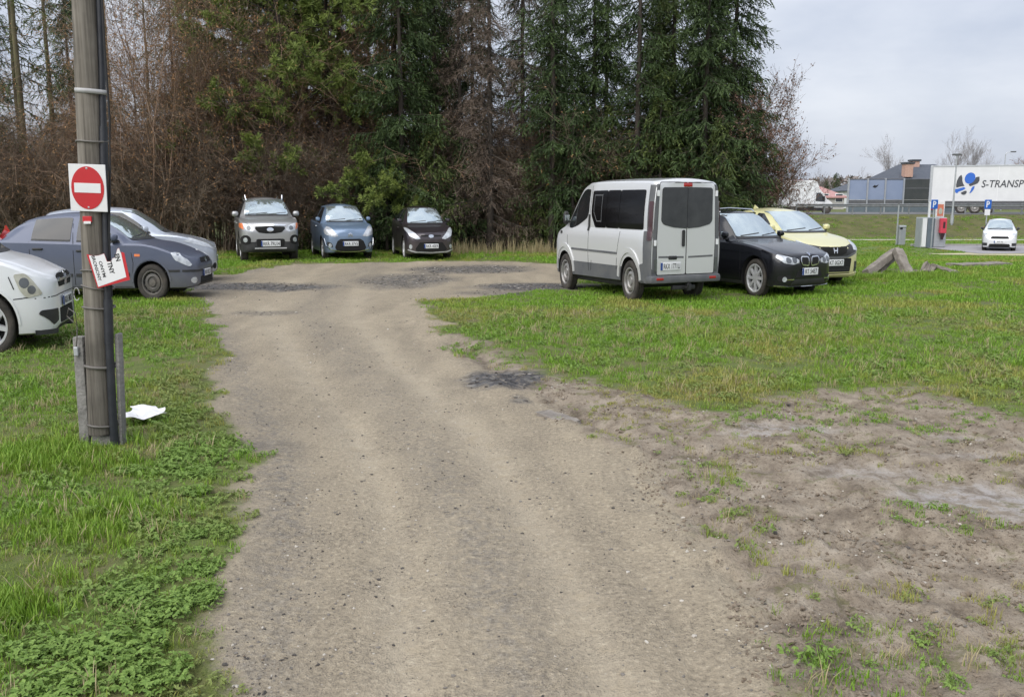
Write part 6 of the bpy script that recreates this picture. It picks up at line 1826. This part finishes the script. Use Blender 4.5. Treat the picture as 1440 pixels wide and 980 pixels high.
src = bpy.data.collections.new('grass_sources')
def tuft(seed, n, h, spread, w, m, curl=.5, name='tuft'):
    g = np.random.default_rng(seed); V = []; F = []
    for i in range(n):
        a = g.uniform(0, 6.283); r = spread*math.sqrt(g.random()); b = np.array([r*math.cos(a), r*math.sin(a), -.01])
        d = g.uniform(0, 6.283); o = np.array([math.cos(d), math.sin(d), 0]); s = np.array([-math.sin(d), math.cos(d), 0])
        hh = h*g.uniform(.45, 1.15); lean = g.uniform(.1, 1.0)*curl*hh; ww = w*g.uniform(.7, 1.3)
        k = len(V)
        for t, wf in ((0, 1), (.45, .85), (.8, .5)):
            c = b+o*lean*t*t+np.array([0, 0, hh*(t-.18*curl*t*t)]); V += [c-s*ww*wf/2, c+s*ww*wf/2]
        V.append(b+o*lean+np.array([0, 0, hh*(1-.22*curl)]))
        F += [(k, k+1, k+3, k+2), (k+2, k+3, k+5, k+4), (k+4, k+5, k+6)]
    me = bpy.data.meshes.new(name); me.from_pydata([tuple(v) for v in V], [], F); me.materials.append(m); me.update()
    o = bpy.data.objects.new(name, me); src.objects.link(o); return o
def rosette(seed, n, r, m, name='weed', collection=True, lift=.5, lw=.5):
    """broad-leaved weed: leaves of three lobes on short stalks"""
    g = np.random.default_rng(seed); V = []; F = []
    for i in range(n):
        a = g.uniform(0, 6.283); st = r*g.uniform(.15, .9); up = g.uniform(.35, 1.0)*lift*r
        o = np.array([math.cos(a), math.sin(a), 0]); s = np.array([-math.sin(a), math.cos(a), 0]); z = np.array([0, 0, 1.])
        base = o*st+z*up; ln = min(.026, r*.34)*g.uniform(.5, 1.3); tilt = g.uniform(-.9, .7); o2 = o*math.cos(tilt)+z*math.sin(tilt)
        roll = g.uniform(-.9, .9); s2 = s*math.cos(roll)+z*math.sin(roll)
        k = len(V); V += [o*st*.3+z*-.01-s*.002, o*st*.3+z*-.01+s*.002, base]; F.append((k, k+1, k+2))
        for q in (-1, 0, 1):
            ang = q*.95; dq = o2*math.cos(ang)+s2*math.sin(ang); sq = s2*math.cos(ang)-o2*math.sin(ang); k = len(V); nz_ = np.cross(o2, s2)
            V += [base, base+dq*ln*.45+sq*ln*lw*.5+nz_*ln*.08, base+dq*ln-nz_*ln*.12, base+dq*ln*.45-sq*ln*lw*.5+nz_*ln*.08]
            F += [(k, k+1, k+2), (k, k+2, k+3)]
    me = bpy.data.meshes.new(name); me.from_pydata([tuple(v) for v in V], [], F); me.materials.append(m); me.update()
    if not collection: return me
    o = bpy.data.objects.new(name, me); src.objects.link(o); return o
# alphabetical names fix the order in which the instances are picked
for i in range(4): tuft(200+i, 22, .048, .06, .0050, M['grass'], .7, 't0%d' % i)
for i in range(2): tuft(210+i, 20, .095, .05, .0055, M['grass'], .6, 't1%d' % i)
tuft(220, 14, .10, .06, .005, M['straw'], .9, 't20')
rosette(230, 26, .08, M['weed'], 't30'); rosette(231, 20, .06, M['weed'], 't31')
for i in range(2): tuft(240+i, 30, .085, .16, .013, M['grass'], .7, 't4%d' % i)     # coarser, for the distance
tuft(250, 22, .55, .14, .012, M['straw'], .5, 't50')

def scatter():
    g = np.random.default_rng(5)
    Xs = []; Ys = []; K = []; Sc = []; Tn = []
    def band(y0, y1, dens, kinds, probs, smin, smax, xa=None, xb=None):
        area = 0
        xm = lambda y: .66*y+1.6
        n = int((y1-y0)*2*xm((y0+y1)/2)*dens)
        y = g.uniform(y0, y1, n); x = g.uniform(-1, 1, n)*xm(y1)
        keep = np.abs(x) < xm(y)
        if xa is not None: keep &= (x > xa)
        x, y = x[keep], y[keep]
        sdt, sdm, gr, wt = fields(x, y)
        n = len(x)
        dist = np.minimum(sdt, sdm)
        patch = vn(x*.8, y*.8, 7)*.6+vn(x*2.6, y*2.6, 8)*.4
        p = np.clip(np.where(sdm < sdt, dist/.55+.22, dist/.22+.5), 0, 1)*np.clip(.25+1.35*patch, .12, 1)
        # sparse tufts surviving in the mud, none on the driven track
        mudp = (sdm < 0)*(sdt > .05)*np.clip((vn(x*2.3+3, y*2.3, 12)-.30+.12*S((y-4.2)/1.5))*3.0, 0, .8)*(vn(x*7, y*7, 19) > .40)
        mudp = mudp*(wt < .2)
        p = np.maximum(p, mudp)*(sdt > -.06)
        p *= (gr < .55)
        k = g.random(n) < p
        x, y, d, pt = x[k], y[k], dist[k], patch[k]; n = len(x)
        kk = g.choice(kinds, n, p=probs)
        if y1 < 9:
            ed = (x < -.6) & (d < .5) & (g.random(n) < .4); kk[ed] = g.choice([7, 8], int(ed.sum()))
        Xs.append(x); Ys.append(y); K.append(kk)
        Sc.append(g.uniform(smin, smax, n)*(.55+.75*pt)*np.clip(.7+d*.6, .55, 1.0))
        Tn.append(np.clip((vn(x*1.1+9, y*1.1, 33)-.55)*2.2+g.normal(size=n)*.16+.28*np.exp(-np.maximum(d, 0)*3), 0, .9))
    sm = [0, 1, 2, 3, 4, 5, 6, 7, 8]
    pr = [.185, .185, .185, .185, .035, .035, .08, .05, .06]
    band(1.6, 4.5, 620, sm, pr, .75, 1.35)
    band(4.5, 8, 420, sm, pr, .75, 1.35)
    band(8, 13, 230, sm, pr, .8, 1.45)
    band(13, 20, 70, [9, 10, 4, 6], [.42, .42, .11, .05], .62, 1.0)
    band(20, 29, 34, [9, 10, 4, 6], [.42, .4, .1, .08], .8, 1.3)
    band(29, 62, 7.5, [9, 10, 6], [.48, .47, .05], 1.0, 1.7, 7.5)
    # dry straw under the wood edge
    n = 110; x = g.uniform(-3, 3.5, n); y = g.uniform(26.8, 28.2, n); Xs.append(x); Ys.append(y); K.append(np.full(n, 11)); Sc.append(g.uniform(.5, 1.1, n)); Tn.append(g.random(n))
    n = 90; x = g.uniform(-17, -8.5, n); y = g.uniform(26.2, 27.8, n); Xs.append(x); Ys.append(y); K.append(np.full(n, 11)); Sc.append(g.uniform(.4, .8, n)); Tn.append(g.random(n))
    # lush patch by the left foot of the pole and at the near left edge
    for cx, cy, rx, ry, n, kk, s0, s1 in [(-2.88, 5.40, .35, .3, 260, [4, 5], .8, 1.25), (-2.0, 3.25, .16, .22, 120, [4, 5], .8, 1.2), (-2.1, 4.3, .3, .3, 120, [4, 5, 0], .7, 1.1), (7.6, 18.6, 1.6, .5, 260, [4, 5], .9, 1.9), (8.6, 19.0, .9, .35, 160, [4, 5], .9, 2.0), (2.6, 10.2, 1.8, 1.2, 260, [4, 5], .6, 1.2)]:
        x = g.normal(cx, rx*.6, n); y = g.normal(cy, ry*.6, n); Xs.append(x); Ys.append(y); K.append(g.choice(kk, n)); Sc.append(g.uniform(s0, s1, n)); Tn.append(g.uniform(0, .25, n))
    x = np.concatenate(Xs); y = np.concatenate(Ys); K = np.concatenate(K); Sc = np.concatenate(Sc); Tn = np.concatenate(Tn)
    # keep clear of the cabinet, car park and other laid surfaces
    keep = ~((x > 20.6) & (y > 40.0) & (y < 47.5)) & ~((x > 18.4) & (y > 37.6) & (y < 40.8)) & ~((y > 54.1) & (y < 55.7) & (x > 10.8))
    keep &= (fields(x, y)[0] > -.1)
    keep &= (np.hypot((x+2.67)/1.2, y-5.73) > .12)
    x, y, K, Sc, Tn = x[keep], y[keep], K[keep], Sc[keep], Tn[keep]
    z = ground_z(x, y)
    me = bpy.data.meshes.new('grass'); n = len(x)
    me.vertices.add(n); me.vertices.foreach_set('co', np.stack([x, y, z], 1).astype(np.float32).ravel())
    for nm, v, ty in (('kind_id', K, 'INT'), ('size', Sc, 'FLOAT'), ('turn', g.uniform(0, 6.283, n), 'FLOAT'), ('tint', Tn, 'FLOAT')):
        a = me.attributes.new(nm, ty, 'POINT'); a.data.foreach_set('value', v.astype(np.int32 if ty == 'INT' else np.float32))
    for m_ in ('grass', 'weed', 'straw'): me.materials.append(M[m_])
    o = mesh_obj('grass', me); tag(o, 'short green grass growing on both sides of the dirt track', 'grass', kind='stuff')
    ng = bpy.data.node_groups.new('grass', 'GeometryNodeTree')
    ng.interface.new_socket('Geometry', in_out='INPUT', socket_type='NodeSocketGeometry'); ng.interface.new_socket('Geometry', in_out='OUTPUT', socket_type='NodeSocketGeometry')
    N = ng.nodes.new; L = ng.links.new
    gi = N('NodeGroupInput'); go = N('NodeGroupOutput'); ip = N('GeometryNodeInstanceOnPoints'); ci = N('GeometryNodeCollectionInfo')
    ci.inputs[0].default_value = src; ci.inputs[1].default_value = True; ci.inputs[2].default_value = True
    def na(nm, ty):
        q = N('GeometryNodeInputNamedAttribute'); q.data_type = ty; q.inputs[0].default_value = nm; return q.outputs[0]
    mp_ = N('GeometryNodeMeshToPoints')
    L(gi.outputs[0], mp_.inputs[0]); L(mp_.outputs[0], ip.inputs['Points']); L(ci.outputs[0], ip.inputs['Instance']); ip.inputs['Pick Instance'].default_value = True
    L(na('kind_id', 'INT'), ip.inputs['Instance Index']); L(na('size', 'FLOAT'), ip.inputs['Scale'])
    cx = N('ShaderNodeCombineXYZ'); L(na('turn', 'FLOAT'), cx.inputs[2]); L(cx.outputs[0], ip.inputs['Rotation'])
    L(ip.outputs[0], go.inputs[0])
    md = o.modifiers.new('grass', 'NODES'); md.node_group = ng
    print('grass tufts', n)
scatter()

# leafy weed clumps near the camera, each one a plant
WM = [rosette(260+i, 430, .19, M['weed'], 'leaves', False, .55, .62) for i in range(3)]
weeds = [(-1.20, 2.80, .75), (-1.38, 2.98, .9), (-1.50, 2.72, .8), (-1.66, 2.98, .7), (-1.36, 3.24, .75), (-1.26, 3.42, .6), (-1.34, 3.68, .55), (-1.55, 3.45, .65), (-1.72, 4.72, .5), (-1.86, 5.12, .6), (-2.02, 5.25, .7), (-2.28, 5.15, .5), (-1.85, 4.3, .5), (-1.52, 4.1, .4)]
names = ['at the very bottom edge of the photo, nearest the track', 'large and bright, second from the track at the bottom', 'at the bottom edge, left of the largest clump', 'leftmost of the clumps at the bottom edge', 'just above the large bright clump', 'at the track edge above the bottom clumps', 'small, on the track edge', 'among grass left of the track edge', 'on the brown patch below the pole', 'beside the track edge right of the pole', 'largest of those below the white paper', 'just below the foot of the pole', 'in the grass between pole and bottom edge', 'smallest, near the track edge']
for i, ((x, y, s), nm) in enumerate(zip(weeds, names)):
    t = thing('leafy_weed', 'bright green leafy weed '+nm, 'plant', (x, y, gz(x, y)), i*1.3, 'leafy weeds by the track'); t.scale = (s, s, s*.62)
    mesh_obj('leaves', WM[i % 3], t)

def stones():
    g = np.random.default_rng(91)
    bm = bmesh.new(); bmesh.ops.create_icosphere(bm, subdivisions=1, radius=1); bv = np.array([v.co[:] for v in bm.verts]); bf = np.array([[v.index for v in f.verts] for f in bm.faces]); bm.free()
    def make(name, label, x, y, s, mats, mi, sq=.6):
        n = len(x); z = ground_z(x, y)
        V = bv[None]*g.uniform(.6, 1.25, (n, len(bv), 1))*np.stack([s*g.uniform(.8, 1.3, n), s*g.uniform(.8, 1.3, n), s*sq*g.uniform(.7, 1.2, n)], 1)[:, None]
        a = g.uniform(0, 6.283, n); ca, sa = np.cos(a)[:, None], np.sin(a)[:, None]
        V = np.stack([V[..., 0]*ca-V[..., 1]*sa, V[..., 0]*sa+V[..., 1]*ca, V[..., 2]], -1)+np.stack([x, y, z+s*.15], 1)[:, None]
        Q = (bf[None]+np.arange(n)[:, None, None]*len(bv)).reshape(-1, 3)
        o = mesh_obj(name, np_mesh(name, V.reshape(-1, 3), Q, mats, False, np.repeat(mi, len(bf)))); tag(o, label, 'gravel', kind='stuff')
    M['st1'] = mat('pebble_grey', (.11, .10, .09), .9, var=(.20, .18, .155), vscale=9); M['st2'] = mat('pebble_dark', (.04, .037, .034), .9, var=(.08, .07, .062), vscale=9); M['st3'] = mat('pebble_pale', (.36, .33, .29), .9, var=(.46, .43, .38), vscale=9)
    M['clod'] = mat('mud_clod', (.12, .092, .066), .95, var=(.24, .195, .148), vscale=14, bump=.5, bscale=60)
    n = 26000; y = 2.2+g.random(n)**1.7*14; x = g.uniform(-1, 1, n)*(.66*y+1)
    sdt, sdm, gr, wt = fields(x, y); pt = vn(x*1.4, y*.6, 55)
    k = (sdt < .05) & (g.random(n) < np.clip((pt-.35)*2.4, .06, 1))
    x, y = x[k], y[k]; n = len(x)
    make('pebbles', 'loose small pebbles strewn over the dirt track', x, y, np.minimum(.0022+.009*g.random(n)**6, .013)*(.7+y*.05), [M['st1'], M['st2'], M['st3']], g.choice(3, n, p=[.5, .38, .12]))
    n = 14000; y = g.uniform(5, 23, n); x = g.uniform(-8, 2.5, n); sdt, sdm, gr, wt = fields(x, y); k = (gr > .35) & (g.random(n) < gr); x, y = x[k], y[k]; n = len(x)
    make('slag_gravel', 'dark slag gravel tipped into the hollows of the track', x, y, .008+.018*g.random(n)**2, [M['st1'], M['st2'], M['st3']], g.choice(3, n, p=[.34, .58, .08]), .4)
    n = 9000; y = g.uniform(2, 8, n); x = g.uniform(.3, 6, n); sdt, sdm, gr, wt = fields(x, y); pt = vn(x*2.2, y*2.2, 58)
    k = (sdm < .1) & (sdt > -.1) & (wt < .35) & (g.random(n) < np.clip((pt-.48)*3, .03, .8)); x, y = x[k], y[k]; n = len(x)
    make('mud_clods', 'dark clods of churned mud right of the track', x, y, .003+.017*g.random(n)**4, [M['clod'], M['st2'], M['st3']], g.choice(3, n, p=[.93, .05, .02]), .7)
def crumbs():
    g = np.random.default_rng(95)
    bv = np.array([(1, 0, 0), (-1, 0, 0), (0, 1, 0), (0, -1, 0), (0, 0, 1), (0, 0, -1.)]); bf = np.array([(0, 2, 4), (2, 1, 4), (1, 3, 4), (3, 0, 4), (2, 0, 5), (1, 2, 5), (3, 1, 5), (0, 3, 5)])
    def make(name, label, x, y, s, mats, mi):
        n = len(x); z = ground_z(x, y)
        V = bv[None]*g.uniform(.5, 1.3, (n, 6, 1))*s[:, None, None]*np.array([1, 1, .7])+g.normal(size=(n, 6, 3))*s[:, None, None]*.18
        a = g.uniform(0, 6.283, n); ca, sa = np.cos(a)[:, None], np.sin(a)[:, None]
        V = np.stack([V[..., 0]*ca-V[..., 1]*sa, V[..., 0]*sa+V[..., 1]*ca, V[..., 2]], -1)+np.stack([x, y, z+s*.25], 1)[:, None]
        o = mesh_obj(name, np_mesh(name, V.reshape(-1, 3), (bf[None]+np.arange(n)[:, None, None]*6).reshape(-1, 3), mats, False, np.repeat(mi, 8))); tag(o, label, 'gravel', kind='stuff')
    n = 90000; y = 2.1+g.random(n)**1.4*6; x = g.uniform(.2, 5.6, n); k = np.abs(x) < .66*y+1; x, y = x[k], y[k]
    sdt, sdm, gr, wt = fields(x, y); pt = vn(x*3.1, y*3.1, 58)*.6+vn(x*9, y*9, 59)*.4
    k = (sdm < .15) & (sdt > -.15) & (wt < .3) & (g.random(len(x)) < np.clip((pt-.40)*3.2, .04, 1)); x, y = x[k], y[k]; n = len(x)
    make('mud_crumbs', 'fine crumbs of dried mud right of the track', x, y, .0025+.010*g.random(n)**3, [M['clod'], M['st1'], M['st3']], g.choice(3, n, p=[.9, .07, .03]))
    n = 120000; y = 2.1+g.random(n)**1.6*9; x = g.uniform(-1, 1, n)*(.66*y+.8)
    sdt, sdm, gr, wt = fields(x, y)
    zc = np.interp(y, [-8,2.7,4.1,5.5,7,9,11,14,18,24], [.0,.0,-.2,-.5,-1.0,-1.7,-2.3,-3.2,-3.6,-3.6]); wd = np.interp(y, [0,3,6,10,14,20], [.55,.55,.62,.8,1.1,1.6])
    lat = (x-zc)/wd; pt = vn(x*1.6, y*.9, 63)*.55+vn(x*6, y*5, 64)*.45
    p = np.clip((pt-.42)*2.4, .03, 1)*(.35+.9*np.exp(-((lat-.05)/.4)**2)+1.0*np.exp(-((lat+1.5)/.35)**2))
    k = (sdt < .08) & (g.random(len(x)) < p); x, y = x[k], y[k]; n = len(x)
    make('grit', 'fine grit and sharp gravel scattered over the dirt track', x, y, .0018+.007*g.random(n)**4, [M['st1'], M['st2'], M['st3'], M['clod']], g.choice(4, n, p=[.42, .30, .10, .18]))
    print('crumbs', n)
stones(); crumbs()
scene.cycles.use_adaptive_sampling = True
scene.cycles.adaptive_threshold = 0.02
scene.cycles.max_bounces = 5
scene.cycles.diffuse_bounces = 2
scene.cycles.glossy_bounces = 2
scene.cycles.transmission_bounces = 3
scene.cycles.transparent_max_bounces = 6
